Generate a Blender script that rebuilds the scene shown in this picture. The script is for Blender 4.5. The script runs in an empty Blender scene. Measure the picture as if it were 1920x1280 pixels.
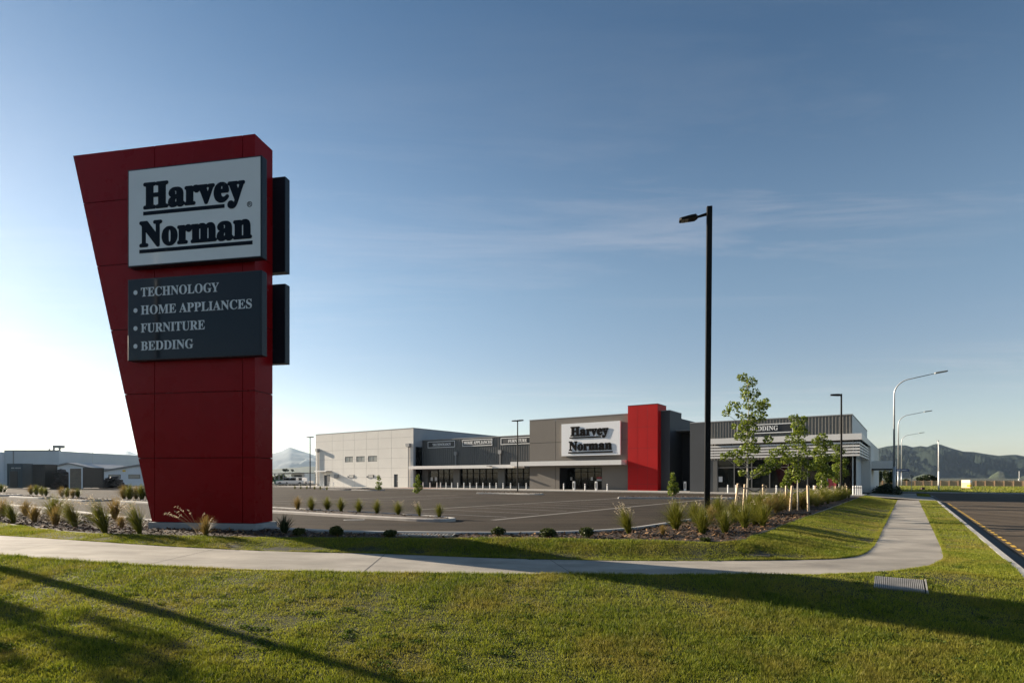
import bpy, bmesh, math, random
import numpy as np
from mathutils import Vector, Matrix, noise
from mathutils.geometry import delaunay_2d_cdt

R = math.radians
random.seed(7); rng = np.random.default_rng(7)
sc = bpy.context.scene
COL = sc.collection

# ------------------------------------------------------------ camera, sky, sun
H = 1.7                      # eye height over the car park
FPX, CX, CY = 1080.0, 960.0, 895.0   # focal length, principal column and horizon in photo pixels
cd = bpy.data.cameras.new('camera'); cam = bpy.data.objects.new('camera', cd); COL.objects.link(cam)
cam.location = (0, 0, H); cam.rotation_euler = (R(90), 0, 0)
cd.sensor_width = 36; cd.lens = 36 * FPX / 1920
cd.shift_x = 0.0; cd.shift_y = (CY - 640) / 1920
cd.clip_start = 0.1; cd.clip_end = 60000
sc.camera = cam

SUN_AZ, SUN_EL = 62.0, 16.5          # degrees left of the view direction, above the horizon
w = bpy.data.worlds.new('World'); sc.world = w; w.use_nodes = True
nt = w.node_tree; bg = nt.nodes['Background']
sky = nt.nodes.new('ShaderNodeTexSky'); sky.sky_type = 'NISHITA'; sky.sun_disc = False
sky.sun_elevation = R(SUN_EL); sky.sun_rotation = R(-SUN_AZ)
sky.altitude = 50; sky.air_density = 1.0; sky.dust_density = 0.15; sky.ozone_density = 1.6
def wn(t, **k):
    n = nt.nodes.new(t)
    for a, b in k.items(): setattr(n, a, b)
    return n
L = nt.links.new
tc = wn('ShaderNodeTexCoord')
sep = wn('ShaderNodeSeparateXYZ'); L(tc.outputs['Generated'], sep.inputs[0])
# cirrus: direction projected on a high flat layer, noise stretched along it
mz = wn('ShaderNodeMath', operation='MAXIMUM'); L(sep.outputs[2], mz.inputs[0]); mz.inputs[1].default_value = 0.03
dx = wn('ShaderNodeMath', operation='DIVIDE'); L(sep.outputs[0], dx.inputs[0]); L(mz.outputs[0], dx.inputs[1])
dy = wn('ShaderNodeMath', operation='DIVIDE'); L(sep.outputs[1], dy.inputs[0]); L(mz.outputs[0], dy.inputs[1])
cmb = wn('ShaderNodeCombineXYZ'); L(dx.outputs[0], cmb.inputs[0]); L(dy.outputs[0], cmb.inputs[1])
mp = wn('ShaderNodeMapping'); L(cmb.outputs[0], mp.inputs[0])
mp.inputs['Rotation'].default_value = (0, 0, R(-28)); mp.inputs['Scale'].default_value = (0.5, 1.9, 1)
mp.inputs['Location'].default_value = (3.4, 1.2, 0)
n1 = wn('ShaderNodeTexNoise'); L(mp.outputs[0], n1.inputs['Vector'])
n1.inputs['Scale'].default_value = 1.0; n1.inputs['Detail'].default_value = 9; n1.inputs['Roughness'].default_value = 0.7
n1.inputs['Distortion'].default_value = 0.5
mp2 = wn('ShaderNodeMapping'); L(cmb.outputs[0], mp2.inputs[0]); mp2.inputs['Scale'].default_value = (0.2, 0.3, 1)
mp2.inputs['Location'].default_value = (0.9, 0.1, 0)
n2 = wn('ShaderNodeTexNoise'); L(mp2.outputs[0], n2.inputs['Vector']); n2.inputs['Scale'].default_value = 1.0; n2.inputs['Detail'].default_value = 2
r1 = wn('ShaderNodeMapRange'); L(n1.outputs[0], r1.inputs[0]); r1.inputs[1].default_value = 0.46; r1.inputs[2].default_value = 0.82
r2 = wn('ShaderNodeMapRange'); L(n2.outputs[0], r2.inputs[0]); r2.inputs[1].default_value = 0.42; r2.inputs[2].default_value = 0.66
mm = wn('ShaderNodeMath', operation='MULTIPLY'); L(r1.outputs[0], mm.inputs[0]); L(r2.outputs[0], mm.inputs[1])
m3 = wn('ShaderNodeMath', operation='MULTIPLY'); L(mm.outputs[0], m3.inputs[0]); m3.inputs[1].default_value = 0.22
hs = wn('ShaderNodeHueSaturation'); L(sky.outputs[0], hs.inputs['Color']); hs.inputs['Saturation'].default_value = 1.14
mix = wn('ShaderNodeMixRGB'); L(m3.outputs[0], mix.inputs[0]); L(hs.outputs[0], mix.inputs[1])
mix.inputs[2].default_value = (7.5, 7.6, 7.7, 1)
# slightly cooler towards the horizon, as the far air is
gc = wn('ShaderNodeValToRGB'); L(sep.outputs[2], gc.inputs[0]); cr_ = gc.color_ramp; cr_.interpolation = 'EASE'
cr_.elements[0].position = 0.0; cr_.elements[0].color = (0.80, 0.77, 0.88, 1); cr_.elements[1].position = 0.66; cr_.elements[1].color = (0.56, 0.59, 0.60, 1)
e_ = cr_.elements.new(0.32); e_.color = (0.97, 0.82, 0.735, 1)
e_ = cr_.elements.new(0.16); e_.color = (0.90, 0.74, 0.70, 1)
gm = wn('ShaderNodeMixRGB', blend_type='MULTIPLY'); gm.inputs[0].default_value = 1.0; L(mix.outputs[0], gm.inputs[1]); L(gc.outputs[0], gm.inputs[2])
L(gm.outputs[0], bg.inputs[0])
bg.inputs[1].default_value = 0.070

sd = bpy.data.lights.new('sun', 'SUN'); sun = bpy.data.objects.new('sun', sd); COL.objects.link(sun)
sd.energy = 5.0; sd.angle = R(0.55); sd.color = (1.0, 0.86, 0.68)
SDIR = Vector((-math.sin(R(SUN_AZ)) * math.cos(R(SUN_EL)), math.cos(R(SUN_AZ)) * math.cos(R(SUN_EL)), math.sin(R(SUN_EL))))
sun.rotation_euler = SDIR.to_track_quat('Z', 'Y').to_euler()
sun.location = SDIR * 100

sc.view_settings.view_transform = 'Standard'; sc.view_settings.look = 'None'
sc.view_settings.exposure = 1.45; sc.view_settings.gamma = 1.0
sc.cycles.use_denoising = True
sc.cycles.max_bounces = 6; sc.cycles.volume_bounces = 0

# ------------------------------------------------------------ measuring helpers
TH = R(34.6); CT, ST = math.cos(TH), math.sin(TH)
def at(px, py, Y): return Vector(((px - CX) / FPX * Y, Y, H + (CY - py) / FPX * Y))
def gp(px, py, z=0.0):
    Y = (H - z) * FPX / (py - CY); return Vector(((px - CX) / FPX * Y, Y, z))
def uv(u, v, z=0.0): return Vector((u * CT + v * ST, -u * ST + v * CT, z))       # street grid -> world
def to_uv(x, y): return (x * CT - y * ST, x * ST + y * CT)
def fac(px, py, V):                                    # street-grid (u, z) of a pixel on the plane v = V
    d = (px - CX) / FPX; Y = V / (d * ST + CT)
    return (d * CT - ST) * Y, H + (CY - py) / FPX * Y
def fu(px, V): return fac(px, CY, V)[0]

# ------------------------------------------------------------ object helpers
def tag(o, label=None, cat=None, group=None, kind=None):
    if label: o['label'] = label
    if cat: o['category'] = cat
    if group: o['group'] = group
    if kind: o['kind'] = kind
    return o
def empty(name, loc, rz=0.0, label=None, cat=None, group=None):
    o = bpy.data.objects.new(name, None); COL.objects.link(o)
    o.location = loc; o.rotation_euler = (0, 0, rz); o.empty_display_size = 0.2
    return tag(o, label, cat, group)
def copy_tree(o, parent=None):
    c = o.copy(); COL.objects.link(c)
    if parent is not None: c.parent = parent
    for ch in list(o.children): copy_tree(ch, c)
    return c

class MB:
    def __init__(s): s.v = []; s.f = []; s.m = []
    def add(s, vs, fs, mi=0):
        b = len(s.v); s.v += [tuple(p) for p in vs]
        for f in fs: s.f.append([b + i for i in f]); s.m.append(mi)
    def box(s, x0, x1, y0, y1, z0, z1, mi=0):
        s.add([(x0,y0,z0),(x1,y0,z0),(x1,y1,z0),(x0,y1,z0),(x0,y0,z1),(x1,y0,z1),(x1,y1,z1),(x0,y1,z1)],
              [(0,3,2,1),(4,5,6,7),(0,1,5,4),(1,2,6,5),(2,3,7,6),(3,0,4,7)], mi)
    def prism(s, poly, a, b, axis='y', mi=0):            # poly in the two other axes, between a and b
        n = len(poly)
        if axis == 'y': P = [(p[0], a, p[1]) for p in poly] + [(p[0], b, p[1]) for p in poly]
        elif axis == 'x': P = [(a, p[0], p[1]) for p in poly] + [(b, p[0], p[1]) for p in poly]
        else: P = [(p[0], p[1], a) for p in poly] + [(p[0], p[1], b) for p in poly]
        s.add(P, [tuple(range(n)), tuple(range(2*n-1, n-1, -1))] + [(i, n+i, n+(i+1) % n, (i+1) % n) for i in range(n)], mi)
    def tube(s, pts, rad, n=8, mi=0, cap=True):
        pts = [Vector(p) for p in pts]
        if not hasattr(rad, '__len__'): rad = [rad] * len(pts)
        rings = []; b = len(s.v)
        for i, p in enumerate(pts):
            t = (pts[min(i+1, len(pts)-1)] - pts[max(i-1, 0)]).normalized()
            a = t.cross(Vector((0, 1, 0)) if abs(t.y) < 0.9 else Vector((1, 0, 0))).normalized(); c = t.cross(a)
            for k in range(n):
                an = 2*math.pi*k/n; q = p + (a*math.cos(an) + c*math.sin(an)) * rad[i]; s.v.append(tuple(q))
        for i in range(len(pts)-1):
            for k in range(n):
                s.f.append([b+i*n+k, b+i*n+(k+1) % n, b+(i+1)*n+(k+1) % n, b+(i+1)*n+k]); s.m.append(mi)
        if cap:
            s.f.append([b+k for k in range(n)][::-1]); s.m.append(mi)
            e = b+(len(pts)-1)*n; s.f.append([e+k for k in range(n)]); s.m.append(mi)
    def build(s, name, mats, parent=None, smooth=False, bevel=0.0, fix=True):
        me = bpy.data.meshes.new(name); me.from_pydata(s.v, [], s.f)
        if not isinstance(mats, (list, tuple)): mats = [mats]
        for m in mats: me.materials.append(m)
        me.polygons.foreach_set('material_index', s.m)
        if fix or bevel:
            bm = bmesh.new(); bm.from_mesh(me)
            if fix: bmesh.ops.recalc_face_normals(bm, faces=bm.faces)
            if bevel:
                es = [e for e in bm.edges if len(e.link_faces) == 2 and e.calc_face_angle(0) > 0.6]
                bmesh.ops.bevel(bm, geom=es, offset=bevel, segments=2, affect='EDGES', profile=0.5)
            bm.to_mesh(me); bm.free()
        if smooth: me.polygons.foreach_set('use_smooth', [True]*len(me.polygons))
        o = bpy.data.objects.new(name, me); COL.objects.link(o)
        if parent is not None: o.parent = parent
        return o

def np_mesh(name, V, F, mat, attr=None, parent=None, normals=None):
    """V (n,3); F (m,3) triangles; attr: dict of per-vertex floats."""
    me = bpy.data.meshes.new(name)
    me.vertices.add(len(V)); me.vertices.foreach_set('co', np.asarray(V, np.float32).ravel())
    k = F.shape[1]
    me.loops.add(F.size); me.loops.foreach_set('vertex_index', F.astype(np.int32).ravel())
    me.polygons.add(len(F)); me.polygons.foreach_set('loop_start', np.arange(0, F.size, k, dtype=np.int32))
    me.update(calc_edges=True)
    for an, av in (attr or {}).items():
        a = me.attributes.new(an, 'FLOAT', 'POINT'); a.data.foreach_set('value', np.asarray(av, np.float32))
    me.materials.append(mat)
    o = bpy.data.objects.new(name, me); COL.objects.link(o)
    if parent is not None: o.parent = parent
    return o

# ------------------------------------------------------------ materials
def lin(c): return tuple(((x/255)/12.92 if x/255 <= 0.04045 else ((x/255+0.055)/1.055)**2.4) for x in c)
def mat(name, col, rough=0.6, metal=0.0, var=0.0, vscale=3.0, bump=0.0, bscale=40.0, spec=0.5, col2=None, stretch=None, coat=0.0, detail=5):
    m = bpy.data.materials.new(name); m.use_nodes = True; t = m.node_tree; p = t.nodes['Principled BSDF']
    p.inputs['Base Color'].default_value = (*col, 1); p.inputs['Roughness'].default_value = rough
    p.inputs['Metallic'].default_value = metal; p.inputs['Specular IOR Level'].default_value = spec
    p.inputs['Coat Weight'].default_value = coat
    ln = t.links.new
    co = t.nodes.new('ShaderNodeTexCoord'); src = co.outputs['Object']
    if stretch:
        mpg = t.nodes.new('ShaderNodeMapping'); mpg.inputs['Scale'].default_value = stretch; ln(src, mpg.inputs[0]); src = mpg.outputs[0]
    if var or col2:
        n = t.nodes.new('ShaderNodeTexNoise'); n.inputs['Scale'].default_value = vscale; n.inputs['Detail'].default_value = detail; n.inputs['Roughness'].default_value = 0.6
        ln(src, n.inputs['Vector'])
        mr = t.nodes.new('ShaderNodeMapRange'); mr.inputs[1].default_value = 0.3; mr.inputs[2].default_value = 0.7; ln(n.outputs[0], mr.inputs[0])
        mx = t.nodes.new('ShaderNodeMixRGB'); ln(mr.outputs[0], mx.inputs[0])
        c2 = col2 or tuple(min(1, c*(1+var)) for c in col); c1 = col if col2 else tuple(c*(1-var) for c in col)
        mx.inputs[1].default_value = (*c1, 1); mx.inputs[2].default_value = (*c2, 1)
        ln(mx.outputs[0], p.inputs['Base Color'])
        mr2 = t.nodes.new('ShaderNodeMapRange'); mr2.inputs[3].default_value = max(0.02, rough-0.08); mr2.inputs[4].default_value = min(1, rough+0.08)
        ln(n.outputs[0], mr2.inputs[0]); ln(mr2.outputs[0], p.inputs['Roughness'])
    if bump:
        n = t.nodes.new('ShaderNodeTexNoise'); n.inputs['Scale'].default_value = bscale; n.inputs['Detail'].default_value = 6
        ln(src, n.inputs['Vector'])
        b = t.nodes.new('ShaderNodeBump'); b.inputs['Strength'].default_value = bump; b.inputs['Distance'].default_value = 0.02
        ln(n.outputs[0], b.inputs['Height']); ln(b.outputs[0], p.inputs['Normal'])
    return m
def leaf_mat(name, c1, c2, trans=0.45, rough=0.5, vscale=0.6, tint2=None):
    """diffuse + translucent leaf; 'rnd' vertex attribute and a large noise vary the colour"""
    m = bpy.data.materials.new(name); m.use_nodes = True; t = m.node_tree; ln = t.links.new
    p = t.nodes['Principled BSDF']; out = t.nodes['Material Output']
    a = t.nodes.new('ShaderNodeAttribute'); a.attribute_name = 'rnd'
    mx = t.nodes.new('ShaderNodeMixRGB'); ln(a.outputs['Fac'], mx.inputs[0]); mx.inputs[1].default_value = (*c1, 1); mx.inputs[2].default_value = (*c2, 1)
    colout = mx.outputs[0]
    if tint2:
        co = t.nodes.new('ShaderNodeTexCoord'); n = t.nodes.new('ShaderNodeTexNoise'); n.inputs['Scale'].default_value = vscale; n.inputs['Detail'].default_value = 6; n.inputs['Roughness'].default_value = 0.65
        ln(co.outputs['Object'], n.inputs['Vector'])
        mr = t.nodes.new('ShaderNodeMapRange'); mr.inputs[1].default_value = 0.45; mr.inputs[2].default_value = 0.70; ln(n.outputs[0], mr.inputs[0])
        m2 = t.nodes.new('ShaderNodeMixRGB'); ln(mr.outputs[0], m2.inputs[0]); ln(colout, m2.inputs[1]); m2.inputs[2].default_value = (*tint2, 1); colout = m2.outputs[0]
    ln(colout, p.inputs['Base Color']); p.inputs['Roughness'].default_value = rough; p.inputs['Specular IOR Level'].default_value = 0.3
    tr = t.nodes.new('ShaderNodeBsdfTranslucent'); ln(colout, tr.inputs[0])
    ms = t.nodes.new('ShaderNodeMixShader'); ms.inputs[0].default_value = trans
    ln(p.outputs[0], ms.inputs[1]); ln(tr.outputs[0], ms.inputs[2]); ln(ms.outputs[0], out.inputs[0])
    return m

M = {}
M['asphalt'] = mat('asphalt', (0.045, 0.035, 0.025), 0.95, spec=0.12, var=0.30, vscale=0.22, bump=0.5, bscale=60, detail=8)
M['road'] = mat('road', (0.088, 0.069, 0.050), 0.95, spec=0.12, var=0.2, vscale=0.6, bump=0.5, bscale=60, stretch=(1, 1, 1), detail=8)
M['concrete'] = mat('footpath_concrete', (0.30, 0.27, 0.225), 0.85, var=0.22, vscale=0.8, bump=0.25, bscale=90, detail=10)
M['kerb'] = mat('kerb_concrete', (0.38, 0.36, 0.33), 0.85, var=0.15, vscale=2.0, bump=0.2, bscale=60)
M['plinth'] = mat('plinth_concrete', (0.30, 0.31, 0.31), 0.85, var=0.18, vscale=1.5, bump=0.3, bscale=50)
M['joint'] = mat('joint_dark', (0.05, 0.05, 0.048), 0.9)
M['soil'] = mat('lawn_soil', (0.016, 0.019, 0.006), 0.95, var=0.35, vscale=1.2, bump=0.8, bscale=30)
M['field'] = mat('field_grass', (0.10, 0.115, 0.025), 0.95, var=0.3, vscale=0.3, bump=0.6, bscale=6, detail=8)
M['ground'] = mat('ground', (0.04, 0.047, 0.022), 0.95, var=0.3, vscale=0.02, detail=8)
M['mulch'] = mat('mulch', (0.035, 0.022, 0.015), 0.95, var=0.5, vscale=9, bump=1.0, bscale=30)
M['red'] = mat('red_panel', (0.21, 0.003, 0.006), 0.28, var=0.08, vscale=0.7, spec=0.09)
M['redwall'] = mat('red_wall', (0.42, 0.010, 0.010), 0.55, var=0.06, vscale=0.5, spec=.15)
M['gap'] = mat('panel_gap', (0.010, 0.009, 0.009), 0.8, spec=.05)
M['navy'] = mat('navy_metal', (0.006, 0.012, 0.020), 0.35, spec=0.3, var=0.1, vscale=2)
M['navyface'] = mat('navy_sign_face', (0.003, 0.011, 0.020), 0.07, spec=0.26)
M['whiteface'] = mat('white_sign_face', (0.60, 0.64, 0.66), 0.06, spec=0.6, var=0.03, vscale=0.8)
M['ink'] = mat('navy_lettering', (0.004, 0.009, 0.018), 0.5, spec=.06)
M['silver'] = mat('pale_lettering', (0.55, 0.60, 0.64), 0.45)
M['white_wall'] = mat('white_concrete', (0.73, 0.695, 0.635), 0.8, var=0.05, vscale=0.35, bump=0.08, bscale=20)
M['taupe'] = mat('taupe_wall', (0.165, 0.147, 0.127), 0.8, var=0.06, vscale=0.4)
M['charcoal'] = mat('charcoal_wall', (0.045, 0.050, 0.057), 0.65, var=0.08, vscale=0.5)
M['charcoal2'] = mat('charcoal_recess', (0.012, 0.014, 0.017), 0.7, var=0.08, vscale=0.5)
M['ribs'] = mat('grey_ribbed_cladding', (0.10, 0.10, 0.096), 0.5, var=0.05, vscale=0.8)
M['ribs2'] = mat('warm_grey_ribbed_cladding', (0.19, 0.178, 0.158), 0.5, var=0.05, vscale=0.8)
M['flash'] = mat('grey_flashing', (0.25, 0.25, 0.25), 0.5)
M['white_metal'] = mat('white_fascia', (0.70, 0.68, 0.65), 0.45, var=0.03, vscale=0.6)
M['signwhite'] = mat('store_sign_white', (0.80, 0.80, 0.81), 0.4)
M['signdark'] = mat('store_sign_charcoal', (0.018, 0.020, 0.024), 0.45)
M['letterwhite'] = mat('white_letters', (0.80, 0.80, 0.78), 0.5)
M['black'] = mat('black_powdercoat', (0.005, 0.005, 0.005), 0.5, var=0.1, vscale=3, spec=0.12)
M['glass'] = mat('tinted_glass', (0.008, 0.010, 0.011), 0.04, spec=0.35)
M['glassgrey'] = mat('office_glass', (0.30, 0.30, 0.28), 0.08, spec=0.8)  # pale base colour stands in for sky and wall reflected in the panes
M['lens'] = mat('lamp_lens', (0.30, 0.28, 0.26), 0.2, var=0.4, vscale=30)
M['alu'] = mat('aluminium_frame', (0.12, 0.12, 0.12), 0.4)
M['galv'] = mat('galvanised_steel', (0.40, 0.41, 0.42), 0.42, metal=0.35, var=0.08, vscale=4)
M['bollard'] = mat('white_bollard', (0.75, 0.74, 0.72), 0.45)
M['paint'] = mat('white_line_paint', (0.20, 0.19, 0.18), 0.8, var=0.3, vscale=2.0)
M['yellow'] = mat('yellow_line_paint', (0.62, 0.36, 0.03), 0.8, var=0.25, vscale=3.0)
M['timber'] = mat('stake_timber', (0.50, 0.38, 0.25), 0.75, var=0.2, vscale=6, stretch=(6, 6, 0.6))
M['edging'] = mat('edging_timber', (0.22, 0.18, 0.13), 0.8, var=0.3, vscale=4)
M['fence'] = mat('fence_timber', (0.36, 0.25, 0.16), 0.85, var=0.25, vscale=2.5, stretch=(6, 6, 0.4))
M['bark'] = mat('pale_bark', (0.40, 0.36, 0.30), 0.8, var=0.2, vscale=8)
M['bark2'] = mat('dark_bark', (0.08, 0.06, 0.045), 0.85, var=0.2, vscale=8)
M['rubber'] = mat('black_rubber', (0.012, 0.012, 0.012), 0.6)
M['shed'] = mat('grey_shed_steel', (0.52, 0.56, 0.59), 0.5, var=0.05, vscale=0.4)
M['shedwhite'] = mat('white_shed_steel', (0.75, 0.77, 0.80), 0.5, var=0.05, vscale=0.4)
M['container'] = mat('teal_container', (0.035, 0.065, 0.085), 0.5, var=0.2, vscale=0.8)
M['container2'] = mat('black_container', (0.016, 0.016, 0.018), 0.5, var=0.2, vscale=0.8)
M['rust'] = mat('scrap_metal', (0.06, 0.05, 0.045), 0.7, var=0.6, vscale=1.5)
M['carwhite'] = mat('white_car_paint', (0.75, 0.75, 0.76), 0.25, coat=0.5)
M['green'] = mat('green_painted_steel', (0.015, 0.12, 0.06), 0.5, var=0.15)
M['blue'] = mat('street_sign_blue', (0.01, 0.03, 0.16), 0.4)
M['signback'] = mat('sign_back_grey', (0.12, 0.13, 0.13), 0.5)
M['tyre'] = mat('tyre_rubber', (0.015, 0.015, 0.015), 0.8)
M['grate'] = mat('pit_cover_steel', (0.34, 0.32, 0.285), 0.6, metal=0.0, var=0.2, vscale=4)
M['plinth2'] = mat('pit_cover_dark', (0.13, 0.12, 0.105), 0.8)
M['channel'] = mat('channel_concrete', (0.15, 0.135, 0.115), 0.9, var=.2, vscale=2)
M['poster'] = mat('poster_white', (0.6, 0.6, 0.6), 0.6)
M['posterred'] = mat('poster_red', (0.35, 0.05, 0.06), 0.6)
M['orange'] = mat('billboard_yellow', (0.85, 0.55, 0.05), 0.5)
M['peach'] = mat('billboard_peach', (0.85, 0.62, 0.38), 0.5)
M['tactile'] = mat('terracotta_paving', (0.30, 0.13, 0.08), 0.85, var=0.15)
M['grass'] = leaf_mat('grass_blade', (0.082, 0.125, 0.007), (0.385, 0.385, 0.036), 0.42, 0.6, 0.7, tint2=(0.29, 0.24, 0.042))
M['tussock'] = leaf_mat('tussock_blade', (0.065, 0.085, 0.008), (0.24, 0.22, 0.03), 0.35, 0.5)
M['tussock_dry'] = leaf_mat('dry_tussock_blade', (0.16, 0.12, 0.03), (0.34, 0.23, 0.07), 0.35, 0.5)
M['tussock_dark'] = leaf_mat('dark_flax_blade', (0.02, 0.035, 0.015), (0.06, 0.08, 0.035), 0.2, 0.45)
M['plume'] = leaf_mat('seed_plume', (0.26, 0.21, 0.13), (0.48, 0.41, 0.30), 0.4, 0.7)
M['leaf'] = leaf_mat('tree_leaf', (0.06, 0.10, 0.010), (0.24, 0.285, 0.035), 0.45, 0.42)
M['bush'] = leaf_mat('shrub_leaf', (0.03, 0.045, 0.010), (0.085, 0.10, 0.022), 0.3, 0.5)
M['weed'] = leaf_mat('weed_leaf', (0.035, 0.065, 0.008), (0.11, 0.15, 0.02), 0.3, 0.85)
M['hedge'] = leaf_mat('hedge_leaf', (0.015, 0.025, 0.010), (0.045, 0.06, 0.02), 0.25, 0.5)
M['chips'] = leaf_mat('bark_chip', (0.05, 0.024, 0.011), (0.36, 0.21, 0.10), 0.0, 0.85)

def wear(m, spot_scale, lo, hi, amt, streak=None):
    """stains of their own shape: oil spots, and long scuffs along the driving direction"""
    t = m.node_tree; ln = t.links.new; p = t.nodes['Principled BSDF']; src = p.inputs['Base Color'].links[0].from_socket
    co = t.nodes.new('ShaderNodeTexCoord'); n = t.nodes.new('ShaderNodeTexNoise'); n.inputs['Scale'].default_value = spot_scale; n.inputs['Detail'].default_value = 3
    ln(co.outputs['Object'], n.inputs['Vector'])
    mr = t.nodes.new('ShaderNodeMapRange'); mr.inputs[1].default_value = lo; mr.inputs[2].default_value = hi; mr.inputs[3].default_value = 1; mr.inputs[4].default_value = amt; ln(n.outputs[0], mr.inputs[0])
    mx = t.nodes.new('ShaderNodeMixRGB'); mx.blend_type = 'MULTIPLY'; mx.inputs[0].default_value = 1; ln(src, mx.inputs[1]); ln(mr.outputs[0], mx.inputs[2]); out = mx.outputs[0]
    if streak:
        mp_ = t.nodes.new('ShaderNodeMapping'); mp_.inputs['Rotation'].default_value = (0, 0, streak[0]); mp_.inputs['Scale'].default_value = (streak[1], streak[2], 1); ln(co.outputs['Object'], mp_.inputs[0])
        n = t.nodes.new('ShaderNodeTexNoise'); n.inputs['Scale'].default_value = 1; n.inputs['Detail'].default_value = 5; ln(mp_.outputs[0], n.inputs['Vector'])
        mr = t.nodes.new('ShaderNodeMapRange'); mr.inputs[1].default_value = .35; mr.inputs[2].default_value = .68; mr.inputs[3].default_value = 1.18; mr.inputs[4].default_value = .74; ln(n.outputs[0], mr.inputs[0])
        mx = t.nodes.new('ShaderNodeMixRGB'); mx.blend_type = 'MULTIPLY'; mx.inputs[0].default_value = 1; ln(out, mx.inputs[1]); ln(mr.outputs[0], mx.inputs[2]); out = mx.outputs[0]
    ln(out, p.inputs['Base Color'])
wear(M['asphalt'], .55, .60, .70, .72, (TH, .06, .9)); wear(M['road'], .4, .62, .72, .8, (TH, .9, .05)); wear(M['concrete'], 1.6, .60, .72, .80, (TH*.3, .5, 1.6))

# ------------------------------------------------------------ lettering (built-in font, bold serif letterforms)
def serif(s):
    o = ''
    for c in s:
        if 'A' <= c <= 'Z': o += chr(0x1D400 + ord(c) - 65)
        elif 'a' <= c <= 'z': o += chr(0x1D41A + ord(c) - 97)
        else: o += c
    return o
_tc = {}
def text_raw(s, depth, fat, spacing):
    c = bpy.data.curves.new('lettering', 'FONT'); c.body = s; c.size = 1; c.offset = fat; c.extrude = depth/2; c.space_character = spacing
    c.resolution_u = 6
    o = bpy.data.objects.new('lettering', c); COL.objects.link(o); bpy.context.view_layer.update()
    me = bpy.data.meshes.new_from_object(o.evaluated_get(bpy.context.evaluated_depsgraph_get()))
    bpy.data.objects.remove(o); bpy.data.curves.remove(c)
    V = np.array([v.co[:] for v in me.vertices]); F = [list(p.vertices) for p in me.polygons]; bpy.data.meshes.remove(me)
    return V, F
CAPH = {}
def lettering(mb, s, x0, x1, z0, z1, y, depth=0.02, fat=0.0, spacing=1.0, plain=False, mi=0, swell=0.0):
    """writes s so that its ink spans x0..x1 and its capitals z0..z1; faces -y with its back at y"""
    t = s if plain else serif(s)
    hk = ('H' if plain else serif('H'), fat)
    if hk not in CAPH:
        Vh, _ = text_raw(hk[0], 0, fat, 1); CAPH[hk] = (Vh[:, 1].min(), Vh[:, 1].max())
    b, c = CAPH[hk]
    V, F = text_raw(t, 1.0, fat, spacing)
    X = x0 + (V[:, 0]-V[:, 0].min())/(V[:, 0].max()-V[:, 0].min())*(x1-x0)
    Z = z0 + (V[:, 1]-b)/(c-b)*(z1-z0)
    Yc = y - (V[:, 2]+0.5)*depth
    if not swell: mb.add(np.stack([X, Yc, Z], 1).tolist(), F, mi); return
    rx, rz = swell*(z1-z0), swell*(z1-z0)            # heavier strokes: copies moved round a small circle, each a hair proud of the last
    cx_, kx = (x0+x1)/2, (x1-x0-2*rx)/(x1-x0); cz_, kz = (z0+z1)/2, (z1-z0-2*rz)/(z1-z0)
    for k in range(10):
        a = 2*math.pi*k/10; mb.add(np.stack([cx_+(X-cx_)*kx+rx*math.cos(a), Yc-.0006*k, cz_+(Z-cz_)*kz+rz*math.sin(a)], 1).tolist(), F, mi)

# ================================================================= GROUND
ZP = -0.28                                     # level of the street verge; the front footpath climbs to the left
def zpp(px): return float(np.interp(px, [0, 200, 900, 1300], [-.04, -.07, -.25, -.28]))
def zpx(x): return np.interp(x, [-14, -11, -.8, 3.8], [-.04, -.07, -.25, -.28])
def pline(P): return [tuple(gp(px, py, zpp(px))[:2]) for px, py in P]
far_edge = [(-60, 42), (-36, 28), (-24, 21)] + pline([(0, 1004), (150, 1013), (300, 1023), (520, 1033), (700, 1036.5), (900, 1045), (1100, 1050), (1300, 1051), (1500, 1049.5), (1585, 1046.5), (1620, 1039), (1638, 1024), (1647, 1009)]) + \
           [tuple(uv(-0.86, v)[:2]) for v in (24.5, 30, 40, 50, 60, 61.5, 74, 88)]
near_px = pline([(0, 1040), (250, 1056), (500, 1066), (700, 1072), (1000, 1076), (1300, 1078), (1500, 1077), (1640, 1073)])
near_edge = [(-60, 37), (-34, 23.5), (-20, 16)] + near_px + pline([(1700, 1068), (1740, 1061.5), (1762, 1053.5), (1770, 1046)]) + \
            [tuple(uv(u, v)[:2]) for u, v in ((.74, 19), (.75, 22), (.75, 30), (.73, 40), (.70, 50), (.68, 60), (.68, 61.5), (.68, 74), (.68, 88))]
bed_edge = [(-60, 47), (-36, 34), (-26, 26.8), (-18.9, 21.2), (-15.1, 18.5), (-12.55, 17.1), (-10.3, 16.5), (-8.3, 16.1), (-6.4, 15.85), (-4.5, 15.72), (0.58, 15.55), (3.65, 15.15), (5.75, 14.65)] + \
           [tuple(uv(u, v)[:2]) for u, v in ((-3.62, 17.4), (-3.6, 22), (-3.55, 30), (-3.5, 40), (-3.45, 50), (-3.4, 57.5), (-3.4, 61.5))]
kerb_line = [(-60, 53), (-42, 42), (-31.3, 35.3), (-24.8, 30.5), (-20.4, 27.1), (-13.5, 21.6), (-10.5, 19.75), (-7, 18.0), (-4.85, 17.0), (-0.92, 16.65), (1.4, 16.85), (3.45, 17.75), (5.05, 19.7)] + \
            [tuple(uv(u, v)[:2]) for u, v in ((-6.9, 22), (-6.6, 30), (-6.0, 40), (-5.2, 50), (-4.6, 56.5), (-4.0, 57.4))]
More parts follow.
